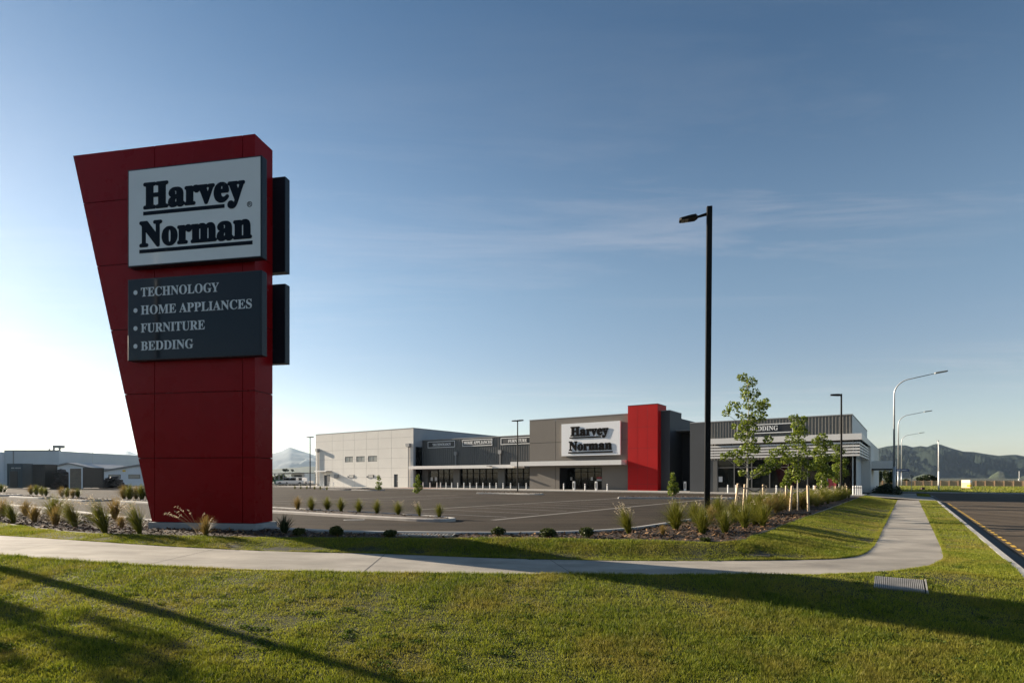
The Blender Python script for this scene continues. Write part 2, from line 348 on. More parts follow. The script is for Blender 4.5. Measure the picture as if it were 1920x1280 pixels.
def smooth_line(P, it=2):
    for _ in range(it):
        Q = [P[0]]
        for a, b in zip(P[:-1], P[1:]):
            Q += [(0.75*a[0]+0.25*b[0], 0.75*a[1]+0.25*b[1]), (0.25*a[0]+0.75*b[0], 0.25*a[1]+0.75*b[1])]
        Q.append(P[-1]); P = Q
    return P
far_edge, near_edge, bed_edge, kerb_line = [smooth_line(P) for P in (far_edge, near_edge, bed_edge, kerb_line)]

def dist_line(X, Y, P):
    P = np.array(P); d = np.full(X.shape, 1e9)
    for a, b in zip(P[:-1], P[1:]):
        ab = b-a; t = np.clip(((X-a[0])*ab[0]+(Y-a[1])*ab[1])/(ab@ab+1e-12), 0, 1)
        d = np.minimum(d, np.hypot(X-a[0]-t*ab[0], Y-a[1]-t*ab[1]))
    return d
def in_poly(X, Y, P):
    P = np.array(P); ins = np.zeros(X.shape, bool); j = len(P)-1
    for i in range(len(P)):
        xi, yi = P[i]; xj, yj = P[j]
        c = ((yi > Y) != (yj > Y)) & (X < (xj-xi)*(Y-yi)/((yj-yi) + 1e-15)+xi)
        ins ^= c; j = i
    return ins
site_poly = bed_edge + [(200, 300), (-200, 300)]
path_poly = far_edge + near_edge[::-1]
bed_poly = bed_edge[:-1] + kerb_line[::-1]
def dip(X, Y):                                 # the lawn falls away towards the street in front
    yp = np.interp(X, [-34, -20]+[p[0] for p in near_px]+[60], [23.5, 16]+[p[1] for p in near_px]+[near_px[-1][1]])
    d = np.maximum(0, yp - Y)
    d = np.sqrt(d*d+0.09)-0.3                    # soft start, steady fall, level again out of sight
    d = np.where(d < 5.5, d, 5.5+1.8*(1-np.exp(-(d-5.5)/1.8)))
    return -0.115*d
def zt(X, Y):
    X = np.asarray(X, float); Y = np.asarray(Y, float)
    ds, dp = dist_line(X, Y, bed_edge), dist_line(X, Y, far_edge)
    zp = zpx(X); z = zp + dip(X, Y)
    ins = in_poly(X, Y, site_poly); inp = in_poly(X, Y, path_poly)
    U, Vv = X*CT-Y*ST, X*ST+Y*CT
    strip = in_poly(X, Y, bed_edge + far_edge[::-1]) & ~inp
    t = ds/(ds+dp+1e-9); t = t*t*(3-2*t)
    z = np.where(strip, 0.05 + (zp-0.05)*t, z)
    z = np.where(ins, 0.05, z); z = np.where(inp & ~strip, zp, z)
    return z
def zt1(x, y): return float(zt(np.array([x]), np.array([y]))[0])

def hit(px, py):                                # where the line of sight through a pixel meets the turf
    z = -0.1
    for _ in range(25): p = gp(px, py, z); z = 0.5*z + 0.5*zt1(p.x, p.y)
    return gp(px, py, z)
KU = 1.97                                      # street kerb, on the street grid
def densify(P, step):
    Q = []
    for a, b in zip(P[:-1], P[1:]):
        n = max(1, int(math.hypot(b[0]-a[0], b[1]-a[1])/step))
        Q += [(a[0]+(b[0]-a[0])*k/n, a[1]+(b[1]-a[1])*k/n) for k in range(n)]
    return Q + [P[-1]]
def clipline(P, f): return [p for p in P if f(p)]
inb = lambda p: -33 < p[0] < 60 and p[1] < 80
street_edge = [tuple(uv(KU, v)[:2]) for v in np.arange(-14, 88.1, 1.0)]
lines = [clipline(densify(P, 0.5), inb) for P in (far_edge, near_edge, bed_edge)] + [street_edge]
pts, edges = [], []
for P in lines:
    b = len(pts); pts += P; edges += [(b+i, b+i+1) for i in range(len(P)-1)]
nl = len(pts); allp = np.array(pts)
gx, gy = np.meshgrid(np.arange(-34, 62, 0.5), np.arange(-8, 80, 0.5)); g = np.stack([gx.ravel(), gy.ravel()], 1) + rng.uniform(-.08, .08, (gx.size, 2))
U, Vv = g[:, 0]*CT-g[:, 1]*ST, g[:, 0]*ST+g[:, 1]*CT
near_any = np.minimum.reduce([dist_line(g[:, 0], g[:, 1], P[::3]+[P[-1]]) for P in lines])
keep = (U < KU+.4) & (near_any > 0.22) & (~in_poly(g[:, 0], g[:, 1], site_poly) | (dist_line(g[:, 0], g[:, 1], bed_edge) < 0.8))
pts += [tuple(p) for p in g[keep]]
ov, oe, of, *_ = delaunay_2d_cdt([Vector(p) for p in pts], edges, [], 0, 1e-5)
ov = np.array([p[:] for p in ov]); tri = np.array([f[:3] for f in of])
cen = ov[tri].mean(1); cu = cen[:, 0]*CT-cen[:, 1]*ST; cv = cen[:, 0]*ST+cen[:, 1]*CT
inP = in_poly(cen[:, 0], cen[:, 1], path_poly); inS = in_poly(cen[:, 0], cen[:, 1], site_poly)
zz = zt(ov[:, 0], ov[:, 1])
drive = (cv > 61.5) & (cv < 74)
def region(name, mask, m, dz=0.0, rough=0.0):
    T = tri[mask]; ids, inv = np.unique(T, return_inverse=True); T = inv.reshape(-1, 3)
    V = np.column_stack([ov[ids], zz[ids]+dz + (rng.normal(0, rough, len(ids)) if rough else 0)])
    a, b, c = V[T[:, 0]], V[T[:, 1]], V[T[:, 2]]
    fl = np.cross(b-a, c-a)[:, 2] < 0; T[fl] = T[fl][:, ::-1]
    o = np_mesh(name, V, T, m); o.data.polygons.foreach_set('use_smooth', [True]*len(o.data.polygons)); return tag(o, kind='structure')
lawn = region('lawn', ~inP & ~inS & (cu < KU) & ~drive & (cu > -60), M['soil'], 0.0)
foot = region('footpath', inP & (cu > -60), M['concrete'])
# concrete vehicle crossing between car park and street
mb = MB(); P = [uv(-3.4, 61.5, -0.02), uv(KU, 61.5, ZP-0.06), uv(KU, 74, ZP-0.06), uv(-3.4, 74, -0.02)]
mb.add([p + Vector((0, 0, 0.02)) for p in P], [(0, 1, 2, 3)]); tag(mb.build('driveway', M['concrete'], fix=False), kind='structure')
# the car park
mb = MB(); cp = [(-150, 110), (-150, 100), (-60, 53)] + kerb_line[1:] + [tuple(uv(-3.4, 61.5)[:2]), tuple(uv(-3.4, 78)[:2]), tuple(uv(-20, 130)[:2]), tuple(uv(-95, 130)[:2])]
mb.add([(x, y, 0) for x, y in cp], [tuple(range(len(cp)))]); o = mb.build('car_park', M['asphalt'], fix=False)
bm = bmesh.new(); bm.from_mesh(o.data); bmesh.ops.triangulate(bm, faces=bm.faces)
for f in bm.faces:
    if f.normal.z < 0: f.normal_flip()
bm.to_mesh(o.data); bm.free(); tag(o, kind='structure')
# mulch bed sheet
def flat_poly(name, P, z, m, kind='structure'):
    mb = MB(); mb.add([(x, y, z) for x, y in P], [tuple(range(len(P)))]); o = mb.build(name, m, fix=False)
    bm = bmesh.new(); bm.from_mesh(o.data); bmesh.ops.triangulate(bm, faces=bm.faces)
    for f in bm.faces:
        if f.normal.z < 0: f.normal_flip()
    bm.to_mesh(o.data); bm.free(); return tag(o, kind=kind)
bed = flat_poly('garden_bed', bed_poly, 0.055, M['mulch'])
# street: main road on the street grid, then the crossing road
vs = np.arange(-14, 92, 2.0); us = np.array([KU+0.02, 3, 5, 7, 9, 11, 12.5])
mb = MB(); n = len(us)
for v in vs:
    for u in us:
        p = uv(u, v); mb.v.append((p.x, p.y, ZP-0.13 + float(dip(np.array(p.x), np.array(p.y))) + 0.02*math.sin((u-KU)/10.6*math.pi)))
for i in range(len(vs)-1):
    for j in range(n-1): mb.f.append([i*n+j, i*n+j+1, (i+1)*n+j+1, (i+1)*n+j]); mb.m.append(0)
tag(mb.build('road', M['road'], smooth=True, fix=False), kind='structure')
mb = MB(); mb.add([uv(-90, 89.5, ZP-0.14), uv(120, 89.5, ZP-0.14), uv(120, 99, ZP-0.14), uv(-90, 99, ZP-0.14)], [(0, 1, 2, 3)])
mb.add([uv(12.5, 84, ZP-.138), uv(17, 89.5, ZP-.138), uv(12.4, 89.6, ZP-.138)], [(0, 1, 2)])
tag(mb.build('cross_road', M['road'], fix=False), kind='structure')
mb = MB(); mb.add([uv(12.5, -14, ZP-0.02), uv(60, -14, ZP-.02), uv(60, 86, ZP-.02), uv(14.5, 86, ZP-.02), uv(12.5, 83, ZP-.02)], [(0, 1, 2, 3, 4)])
mb.add([uv(-90, 99.3, ZP-.03), uv(150, 99.3, ZP-.03), uv(260, 150, -0.5), uv(260, 420, -.6), uv(-160, 420, -.6), uv(-160, 99.3, ZP-.03)], [(0, 1, 2, 3, 4, 5)])
mb.add([uv(-3.4, 74, ZP-.02), uv(-.85, 74, ZP-.02), uv(-.85, 88.5, ZP-.02), uv(-40, 88.5, ZP-.02), uv(-40, 86, ZP-.02), uv(-3.4, 86, ZP-.02)], [(0, 1, 2, 5), (2, 3, 4, 5)])
mb.add([uv(.8, 74, ZP-.01), uv(KU, 74, ZP-.01), uv(KU-.1, 84, ZP-.01), uv(.8, 88, ZP-.01)], [(0, 1, 2, 3)])
tag(mb.build('verge', M['field'], fix=False), kind='structure')
# the ground sheet that reaches the horizon
mb = MB(); rs = [0, 40, 90, 160, 300, 800, 2500, 6000, 10500]; zs = [-2.0, -2.0, -0.9, -0.75, -0.75, -0.9, -1.5, -3, -8]; N = 48
mb.v.append((0, 40, -2.0))
for r, z in zip(rs[1:], zs[1:]):
    for k in range(N): mb.v.append((r*math.cos(2*math.pi*k/N), 40+r*math.sin(2*math.pi*k/N), z))
for k in range(N): mb.f.append([0, 1+k, 1+(k+1) % N]); mb.m.append(0)
for i in range(len(rs)-2):
    for k in range(N): mb.f.append([1+i*N+k, 1+(i+1)*N+k, 1+(i+1)*N+(k+1) % N, 1+i*N+(k+1) % N]); mb.m.append(0)
tag(mb.build('ground', M['ground']), kind='structure')

# kerbs
def sweep_kerb(mb, P, zf, wdt=0.16, h=0.13, closed=False, skirt=0.25):
    P = [Vector((p[0], p[1])) for p in P]; n = len(P); b = len(mb.v)
    for i, p in enumerate(P):
        a, c = (P[(i-1) % n], P[(i+1) % n]) if closed else (P[max(i-1, 0)], P[min(i+1, n-1)])
        t = (c-a).normalized(); nr = Vector((-t.y, t.x)); z = zf(p.x, p.y)
        for off, zz_ in ((-wdt/2-0.03, -skirt), (-wdt/2-.02, h-0.03), (-wdt/2+.01, h), (wdt/2-.01, h), (wdt/2+.02, h-.03), (wdt/2+.03, -skirt)):
            q = p + nr*off; mb.v.append((q.x, q.y, z+zz_))
    for i in range(n if closed else n-1):
        for k in range(5): mb.f.append([b+i*6+k, b+i*6+k+1, b+((i+1) % n)*6+k+1, b+((i+1) % n)*6+k]); mb.m.append(0)
mb = MB(); sweep_kerb(mb, kerb_line, lambda x, y: 0.0, h=0.13); tag(mb.build('kerb', M['kerb'], smooth=False), kind='structure')
mb = MB(); se = [tuple(uv(KU, v)[:2]) for v in np.arange(-14, 62, 1.0)]
sweep_kerb(mb, se, lambda x, y: ZP-0.13+float(dip(np.array(x), np.array(y))), h=0.14)
P2 = [tuple(uv(u, v)[:2]) for u, v in ((KU+.05, 74), (KU, 80), (KU-.2, 84), (KU-1.2, 87.3), (KU-3, 88.9), (-40, 89.2))]
sweep_kerb(mb, smooth_line(P2), lambda x, y: ZP-0.13, h=0.13)
sweep_kerb(mb, [tuple(uv(u, 99.2)[:2]) for u in range(-90, 151, 10)], lambda x, y: ZP-.13, h=0.13)
sweep_kerb(mb, smooth_line([tuple(uv(u, v)[:2]) for u, v in ((12.5, -14), (12.5, 60), (12.5, 82), (13.5, 85.2), (17, 86.2), (60, 86.2))]), lambda x, y: ZP-.13, h=0.13)
tag(mb.build('street_kerb', M['kerb']), kind='structure')
# channel strip beside the street kerb, coloured dark to stand for the kerb's shadow
mb = MB(); vs = np.arange(-14, 84, 2.0)
for v in vs:
    for u in (KU+0.09, KU+0.42):
        p = uv(u, v); mb.v.append((p.x, p.y, ZP-0.115 + float(dip(np.array(p.x), np.array(p.y)))))
for i in range(len(vs)-1): mb.f.append([2*i, 2*i+1, 2*i+3, 2*i+2]); mb.m.append(0)
tag(mb.build('gutter', M['joint'], fix=False), kind='structure')
# timber edging along the right-hand bed
mb = MB(); E1 = [p for p in bed_edge if to_uv(*p)[0] > -6 and p[0] > 5.6]
sweep_kerb(mb, E1, lambda x, y: 0.03, wdt=0.025, h=0.055, skirt=0.05)
tag(mb.build('timber_edging', M['edging']), 'thin weathered timber edging between the mulch bed and the sloping lawn strip', 'edging')
mb = MB(); E2 = [p for p in bed_edge if -40 < p[0] < -12.2]
sweep_kerb(mb, E2, lambda x, y: 0.04, wdt=0.02, h=0.02, skirt=0.05)
tag(mb.build('lawn_edging', M['kerb']), 'pale narrow mowing edge curving round the mulch bed left of the red sign', 'edging')
# footpath joints
mb = MB()
def joint(a, b, wdt=0.016):
    a, b = Vector(a), Vector(b); n = max(2, int((b-a).length/0.4)); t = (b-a).normalized(); nr = Vector((-t.y, t.x, 0))*wdt/2
    for k in range(n):
        p, q = a.lerp(b, k/n), a.lerp(b, (k+1)/n)
        mb.add([(*(p-nr)[:2], zt1(p.x, p.y)+.004), (*(q-nr)[:2], zt1(q.x, q.y)+.004), (*(q+nr)[:2], zt1(q.x, q.y)+.004), (*(p+nr)[:2], zt1(p.x, p.y)+.004)], [(0, 1, 2, 3)])
for a, b in (((680, 1071), (722, 1038)), ((268, 1056), (400, 1029)), ((20, 1030), (140, 1013.5)), ((1076, 1077), (1032, 1049))):
    joint(gp(*a, zpp(a[0])), gp(*b, zpp(b[0])))
for v in (21.5, 26, 30.5, 35, 39.5, 44, 48.5, 53, 57.5): joint(uv(-.85, v, ZP), uv(.70, v, ZP), 0.014)
tag(mb.build('footpath_joints', M['joint'], fix=False), kind='structure')

# road and parking markings
mb = MB()
for k in range(46):
    v = 10.0 + k*1.08
    a, b = uv(KU+.62, v), uv(KU+.72, v+.58)
    q = [uv(KU+.60, v), uv(KU+.71, v), uv(KU+.71, v+.6), uv(KU+.60, v+.6)]
    mb.add([(p.x, p.y, ZP-0.13+float(dip(np.array(p.x), np.array(p.y)))+0.012) for p in q], [(0, 1, 2, 3)])
tag(mb.build('road_marking', M['yellow'], fix=False), kind='structure')
mb = MB()
def stripe(u0, v0, u1, v1, wdt, z=0.004):
    a, b = uv(u0, v0, z), uv(u1, v1, z); t = (b-a).normalized(); nr = Vector((-t.y, t.x, 0))*wdt/2
    mb.add([a-nr, b-nr, b+nr, a+nr], [(0, 1, 2, 3)])
for k in range(10): stripe(-20.4, 20.3+2.65*k, -14.3, 20.3+2.65*k, 0.10)
for k in range(8): stripe(-36, 20.0+2.65*k, -30.5, 20.0+2.65*k, 0.10)
for k in range(9): stripe(-64+2.65*k*1.2, 19.2, -64+2.65*k*1.2, 24.5, 0.10)
for k in range(7): stripe(-61+2.65*k*1.2, 10.5, -61+2.65*k*1.2, 15.2, 0.10)
for k in range(12): stripe(-60+2.65*k, 46, -60+2.65*k, 51, 0.10)
tag(mb.build('parking_line', M['paint'], fix=False), kind='structure')
mb = MB(); stripe(-13.7, 18.5, -12.9, 47, 0.32, 0.008); stripe(-21.4, 22, -19.6, 46, 0.32, 0.008); stripe(-37, 20, -37, 44, 0.3, 0.008)
tag(mb.build('drainage_channel', M['channel'], fix=False), kind='structure')

# raised islands in the car park: kerb ring and mulch
islands = []
def island(P, n=1, planted=True):
    P = smooth_line(P + [P[0]], 2)[:-1]
    mb = MB(); sweep_kerb(mb, P, lambda x, y: 0.0, h=0.125, closed=True, skirt=0.02); tag(mb.build('island_kerb', M['kerb']), kind='structure')
    flat_poly('island_bed', P, 0.095, M['mulch'])
    islands.append(P)
def uvp(*a): return [tuple(uv(u, v)[:2]) for u, v in a]
def rect_uv(u0, u1, v0, v1, c=0.4): return uvp((u0+c, v0), (u1-c, v0), (u1, v0+c), (u1, v1-c), (u1-c, v1), (u0+c, v1), (u0, v1-c), (u0, v0+c))
island(uvp((-32, 16.35), (-24, 16.35), (-17, 16.3), (-15, 16.45), (-14.5, 17.0), (-15, 17.6), (-17, 18.05), (-24, 18.2), (-32, 18.2)))
island(rect_uv(-64.5, -56.5, 16.4, 18.2)); island(rect_uv(-54.8, -47.8, 16.4, 18.2)); island(rect_uv(-46, -35, 17.4, 19.2)); island(rect_uv(-80, -68, 16.4, 18.4))
island([(8.66, 46.6), (12, 46.3), (15.4, 46.0), (17.4, 45.2), (17.6, 46.2), (15.5, 48.3), (9.2, 48.9)])
island([(-3.7, 61), (-1, 59.6), (2.3, 57.2), (3.2, 57.2), (2.6, 58.9), (-2.8, 62.6)])
island(rect_uv(-62, -57.5, 51.5, 53.8)); island(rect_uv(-68, -62.8, 51.5, 53.8)); island(rect_uv(-82, -70, 60.5, 62.2))
# forecourt paving in front of the shop
mb = MB()
mb.box(-96, -19.5, 61.8, 72, -.05, 0.12); mb.box(-19.495, -3.45, 61.6, 67, -.05, 0.10)
o = mb.build('forecourt', M['kerb']); o.rotation_euler = (0, 0, -TH); tag(o, kind='structure')
mb = MB(); mb.box(-66, -58, 62.6, 66.4, .121, .124); o = mb.build('tactile_paving', M['tactile']); o.rotation_euler = (0, 0, -TH); tag(o, kind='structure')

# ================================================================= STORE
U0, V0 = -40.0, 67.0
store = empty('furniture_store', uv(U0, V0, 0.0), -TH, 'long grey and white warehouse store with red tower and white canopies behind the car park', 'store')
def sb(mb, name, m, parent=None, **k):           # build a mesh given in street-grid coordinates as a part of the store
    mb.v = [(x-U0, y-V0, z) for x, y, z in mb.v]
    return mb.build(name, m, parent or store, **k)
def facade(mb, u0, u1, z0, z1, y, holes=(), ju=(), jz=(), gap=0.03, rec=0.03, mi=0, mj=1, reveal=0.12):
    """wall face looking to -v, with openings (u0,u1,z0,z1), recessed joints at ju / jz and reveals"""
    cu_, cz = {u0, u1}, {z0, z1}
    for h in holes: cu_ |= {h[0], h[1]}; cz |= {h[2], h[3]}
    for j in ju: cu_ |= {j-gap/2, j+gap/2}
    for j in jz: cz |= {j-gap/2, j+gap/2}
    cu_ = sorted(x for x in cu_ if u0 <= x <= u1); cz = sorted(x for x in cz if z0 <= x <= z1)
    for a, b in zip(cu_[:-1], cu_[1:]):
        for c, d in zip(cz[:-1], cz[1:]):
            m_, n_ = (a+b)/2, (c+d)/2
            if any(h[0] < m_ < h[1] and h[2] < n_ < h[3] for h in holes): continue
            jn = any(abs(m_-j) < gap/2 for j in ju) or any(abs(n_-j) < gap/2 for j in jz)
            yy = y+rec if jn else y
            mb.add([(a, yy, c), (b, yy, c), (b, yy, d), (a, yy, d)], [(0, 1, 2, 3)], mj if jn else mi)
    for h in holes:
        a, b, c, d = h
        mb.add([(a, y, c), (b, y, c), (b, y, d), (a, y, d), (a, y+reveal, c), (b, y+reveal, c), (b, y+reveal, d), (a, y+reveal, d)],
               [(0, 4, 5, 1), (1, 5, 6, 2), (2, 6, 7, 3), (3, 7, 4, 0)], mi)

# --- white warehouse block
VW = 68.0; uA, uB = fu(592, VW), fu(775, VW); ZW = 9.7
def fr(x0, x1, y0, y1, V): a, z1_ = fac(x0, y0, V); b, _ = fac(x1, y0, V); _, z0_ = fac((x0+x1)/2, y1, V); _, z1_ = fac((x0+x1)/2, y0, V); return (a, b, z0_, z1_)
wins = [fr(646.9, 661.9, 855.6, 866, VW), fr(668, 684, 855, 865.6, VW), fr(690, 707, 854.2, 865, VW)]
d1 = fr(607.5, 619, 890, 912, VW); d1 = (d1[0], d1[1], 0.12, d1[3]); d2 = fr(738.5, 746, 888.7, 913, VW); d2 = (d2[0], d2[1], 0.12, d2[3])
vents = [fr(655, 664.4, 890, 895.2, VW), fr(691, 701, 889.6, 895, VW)]
mb = MB()
ju = [fu(p, VW) for p in (623, 643.5, 665, 687, 709, 734)]; jz = [fac(734, q, VW)[1] for q in (820.6, 840, 858.7, 877, 894.4)]
facade(mb, uA, uB, 0.12, ZW, VW, holes=wins+[d1, d2], ju=ju, jz=jz, gap=0.04, rec=0.008)
D = 45
mb.add([(uB, VW, .1), (uB, VW+D, .1), (uB, VW+D, ZW), (uB, VW, ZW)], [(0, 1, 2, 3)], 2)
mb.add([(uA, VW, .1), (uA, VW, ZW), (uA, VW+D, ZW), (uA, VW+D, .1)], [(0, 1, 2, 3)], 0)
mb.add([(uA, VW+D, .1), (uA, VW+D, ZW), (uB, VW+D, ZW), (uB, VW+D, .1)], [(0, 1, 2, 3)], 0)
sb(mb, 'warehouse_wall', [M['white_wall'], mat('concrete_joint', (0.50, 0.47, 0.42), 0.9), mat('blue_grey_concrete', (0.30, 0.33, 0.36), 0.8, var=0.05, vscale=.3)], fix=False)
mb = MB(); mb.box(uA-.03, uB+.03, VW-.03, VW+.2, ZW, ZW+.12); mb.box(uB-.2, uB+.03, VW+.2, VW+D, ZW, ZW+.12); mb.box(uA-.03, uA+.2, VW+.2, VW+D, ZW, ZW+.12)
mb.box(uA+.2, uB-.2, VW+.2, VW+D, ZW-.4, ZW-.3); sb(mb, 'warehouse_roof', M['flash'])
for i, h in enumerate(wins):
    a, b, c, d = h; mb = MB(); f = 0.09; y = VW+.06
    mb.box(a, a+f, y, y+.06, c, d); mb.box(b-f, b, y, y+.06, c, d); mb.box(a+f, b-f, y, y+.06, c, c+f); mb.box(a+f, b-f, y, y+.06, d-f, d)
    mb.box((a+b)/2-.045, (a+b)/2+.045, y, y+.06, c+f, d-f)
    wf = sb(mb, 'window', M['alu']); g = MB(); g.box(a+f, b-f, y+.03, y+.05, c+f, d-f); sb(g, 'pane', M['glassgrey'], wf)
for h in (d1, d2):
    a, b, c, d = h; mb = MB(); mb.box(a, b, VW+.07, VW+.12, c, d)
    do = sb(mb, 'door', M['charcoal']); g = MB(); g.box(b-.25, b-.12, VW+.02, VW+.068, 1.05, 1.15); sb(g, 'handle', M['galv'], do)
for h in vents:
    a, b, c, d = h; mb = MB(); mb.box(a, b, VW-.05, VW-.002, c, d); o = sb(mb, 'vent', M['black'])
    g = MB()
    for k in range(3): zz_ = c+.1+(d-c-.2)*k/2; g.box(a+.12, b-.12, VW-.10, VW-.052, zz_-.05, zz_+.05)
    sb(g, 'slat', M['white_wall'], o)
    mb = MB(); mb.box(a-.5, a-.2, VW-.12, VW-.002, c, c+.3); sb(mb, 'meter_box', M['flash'])
def downpipe(px, ytop, zbot, V, m, w_=0.16, hw=0.35, dep=0.32):
    u, z = fac(px, ytop, V); mb = MB()
    mb.prism([(u-hw, z), (u+hw, z), (u+hw, z-.45), (u+w_*.6, z-.62), (u-w_*.6, z-.62), (u-hw, z-.45)], V-dep, V-.01)
    o = sb(mb, 'rain_head', m); mb = MB(); mb.box(u-w_/2, u+w_/2, V-.2, V-.04, zbot, z-.6); sb(mb, 'downpipe', m, o)
downpipe(767, 831, .12, VW, M['flash'], hw=.42, dep=.42); downpipe(597, 841, .12, VW, M['flash'], hw=.3, dep=.5)
# door awning and wall unit
a, z = fac(600, 884, VW); b, _ = fac(622, 884, VW)
mb = MB(); mb.box(a, b, VW-1.25, VW-.005, z, z+.14); aw = sb(mb, 'awning', M['flash']); mb = MB(); mb.box(a, b, VW-1.29, VW-1.252, z-.03, z+.17); sb(mb, 'fascia', M['white_metal'], aw)
h = fr(629, 635.5, 888.5, 896, VW); mb = MB(); mb.box(h[0], h[1], VW-.4, VW-.005, h[2], h[3]); sb(mb, 'wall_unit', M['flash'])

# --- ribbed technology wing
def ribbed(mb, u0, u1, z0, z1, y, pitch=0.3, dep=0.045, mi=0):
    xs = []; u = u0
    while u < u1:
        for du, dd in ((0, 0), (.62, 0), (.70, dep), (.92, dep)): 
            if u+du*pitch < u1: xs.append((u+du*pitch, y-dd))
        u += pitch
    xs.append((u1, y)); b = len(mb.v)
    for x, yy in xs: mb.v += [(x, yy, z0), (x, yy, z1)]
    for i in range(len(xs)-1): mb.f.append([b+2*i, b+2*i+2, b+2*i+3, b+2*i+1]); mb.m.append(mi)
VT = 70.0; uT0, uT1 = fu(792.5, VT), fu(1005, VT); ZT = 7.8
zc1 = fac(768, 873.5, 67.0)[1]; zc1b = fac(768, 879, 67.0)[1]
mb = MB(); ribbed(mb, uT0, uT1, zc1b, ZT, VT, 0.42, 0.05)
mb.add([(uT0, VT, .1), (uT0, VT, ZT), (uT0, VT+30, ZT), (uT0, VT+30, .1)], [(0, 1, 2, 3)])
sb(mb, 'ribbed_wall', [M['ribs']], fix=False)
mb = MB(); mb.box(uT0-.02, uT1, VT-.08, VT+.15, ZT, ZT+.1); mb.box(uB+.05, -20, VT+.16, VT+44, ZT-.35, ZT-.25); sb(mb, 'roof', M['flash'])
# dark slot beside the warehouse
mb = MB(); mb.box(uB+.005, uB+.03, VW+.5, VT-.0, .12, fac(783, 837, VW+.5)[1]); sb(mb, 'slot_window', M['glass'])
# shopfront under the first canopy
zs_ = fac(900, 910.2, VT)[1]
pier = [(794, 804.5), (852, 863.5), (935, 948)]
bays = [(821, 852), (863.5, 935), (948, 1003)]
mb = MB()
for a, b in pier: mb.box(fu(a, VT), fu(b, VT), VT-.25, VT+.2, .12, zc1b)
for a, b in bays: mb.box(fu(a, VT), fu(b, VT), VT, VT+.2, .12, zs_)
mb.box(fu(804.5, VT), fu(821, VT), VT+.05, VT+.2, zc1b-.3, zc1b)
mb.box(uB+.04, uT0+.02, VT+.0, VT+.2, .12, zc1b)
sb(mb, 'shopfront_wall', M['ribs'])
for (a, b), nm in zip(bays, (3, 6, 5)):
    ua, ub = fu(a, VT), fu(b, VT); mb = MB(); y = VT+.08
    for k in range(nm+1): u = ua+(ub-ua)*k/nm; mb.box(u-.04, u+.04, y-.05, y+.05, zs_, zc1b-.01)
    mb.box(ua+.04, ub-.04, y-.04, y+.04, zc1b-.75, zc1b-.68); mb.box(ua+.04, ub-.04, y-.04, y+.04, zs_, zs_+.07)
    wf = sb(mb, 'window', M['black']); g = MB(); g.box(ua, ub, y+.06, y+.08, zs_, zc1b-.01); sb(g, 'pane', M['glass'], wf)
a, b = fu(805, VT), fu(820.7, VT); mb = MB(); mb.box(a, (a+b)/2-.02, VT+.1, VT+.16, .12, zc1b-.3); mb.box((a+b)/2+.02, b, VT+.1, VT+.16, .12, zc1b-.3); do = sb(mb, 'door', M['glass'])
for px in (809, 816.8):
    u, z = fac(px, 897.5, VT); mb = MB(); mb.box(u-.23, u+.23, VT+.06, VT+.098, z-.3, z+.3); sb(mb, 'poster', M['poster'], do)
# canopies
def canopy(u0, u1, vf, vb, zt_, zb_, m, name='canopy'):
    mb = MB(); mb.box(u0, u1, vf, vf+.06, zb_, zt_); mb.box(u0, u0+.06, vf+.06, vb, zb_, zt_); mb.box(u1-.06, u1, vf+.06, vb, zb_, zt_)
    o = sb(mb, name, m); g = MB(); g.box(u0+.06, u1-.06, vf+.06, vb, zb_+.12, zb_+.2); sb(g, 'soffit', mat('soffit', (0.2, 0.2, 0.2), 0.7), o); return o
u1c = fu(962, 67.0); canopy(uB, u1c, 66.95, VT-.08, zc1, zc1b, M['white_metal'])
VC = 67.4; uC0, uC1 = fu(993, VC), fu(1177.5, VC); ZC = 9.62
zc2 = fac(1164.8, 861.6, 65.7)[1]; zc2b = fac(1164.8, 870.7, 65.7)[1]
canopy(fu(957, 65.7), fu(1164.8, 65.7), 65.7, VC-.01, zc2, zc2b, M['white_metal'])
for px, yt in ((856, 846.5), (938.8, 843.5)): downpipe(px, yt, zc1, VT-.05, M['flash'], w_=.13, hw=.28, dep=.35)
# floodlight over the shop windows
u, z = fac(920, 874, 66.9); mb = MB(); mb.box(u-.3, u+.25, 66.3, 66.9, z-.02, z+.12); sb(mb, 'floodlight', M['flash'])
def wall_sign(px0, px1, y0l, y1l, text, tx0, tx1, ty0, ty1, V, dep=.12):
    a, zt_ = fac(px0, y0l, V); b = fu(px1, V); _, zb_ = fac(px0, y1l, V); mb = MB()
    mb.box(a, b, V-dep, V-.052, zb_, zt_); o = sb(mb, 'wall_sign', M['signdark'])
    f = .09; g = MB(); y0_, y1_ = V-dep-.03, V-dep-.001
    g.box(a, b, y0_, y1_, zt_-f, zt_); g.box(a, b, y0_, y1_, zb_, zb_+f); g.box(a, a+f, y0_, y1_, zb_+f, zt_-f); g.box(b-f, b, y0_, y1_, zb_+f, zt_-f)
    sb(g, 'frame', M['letterwhite'], o)
    g = MB(); z1_ = fac((tx0+tx1)/2, ty0, V-dep)[1]; z0_ = fac((tx0+tx1)/2, ty1, V-dep)[1]
    lettering(g, text, fu(tx0, V-dep), fu(tx1, V-dep), z0_, z1_, V-dep-.002, .05, 0.006); sb(g, 'lettering', M['letterwhite'], o, fix=False)
    return o
wall_sign(803.2, 854, 828.0, 839.8, 'TECHNOLOGY', 811.2, 845.8, 830.6, 835.2, VT)
wall_sign(868.2, 924, 824.4, 836.9, 'HOME APPLIANCES', 870, 922.2, 826.4, 832.0, VT)
wall_sign(940, 998, 821.0, 833.7, 'FURNITURE', 953, 988, 822.9, 828.6, VT)

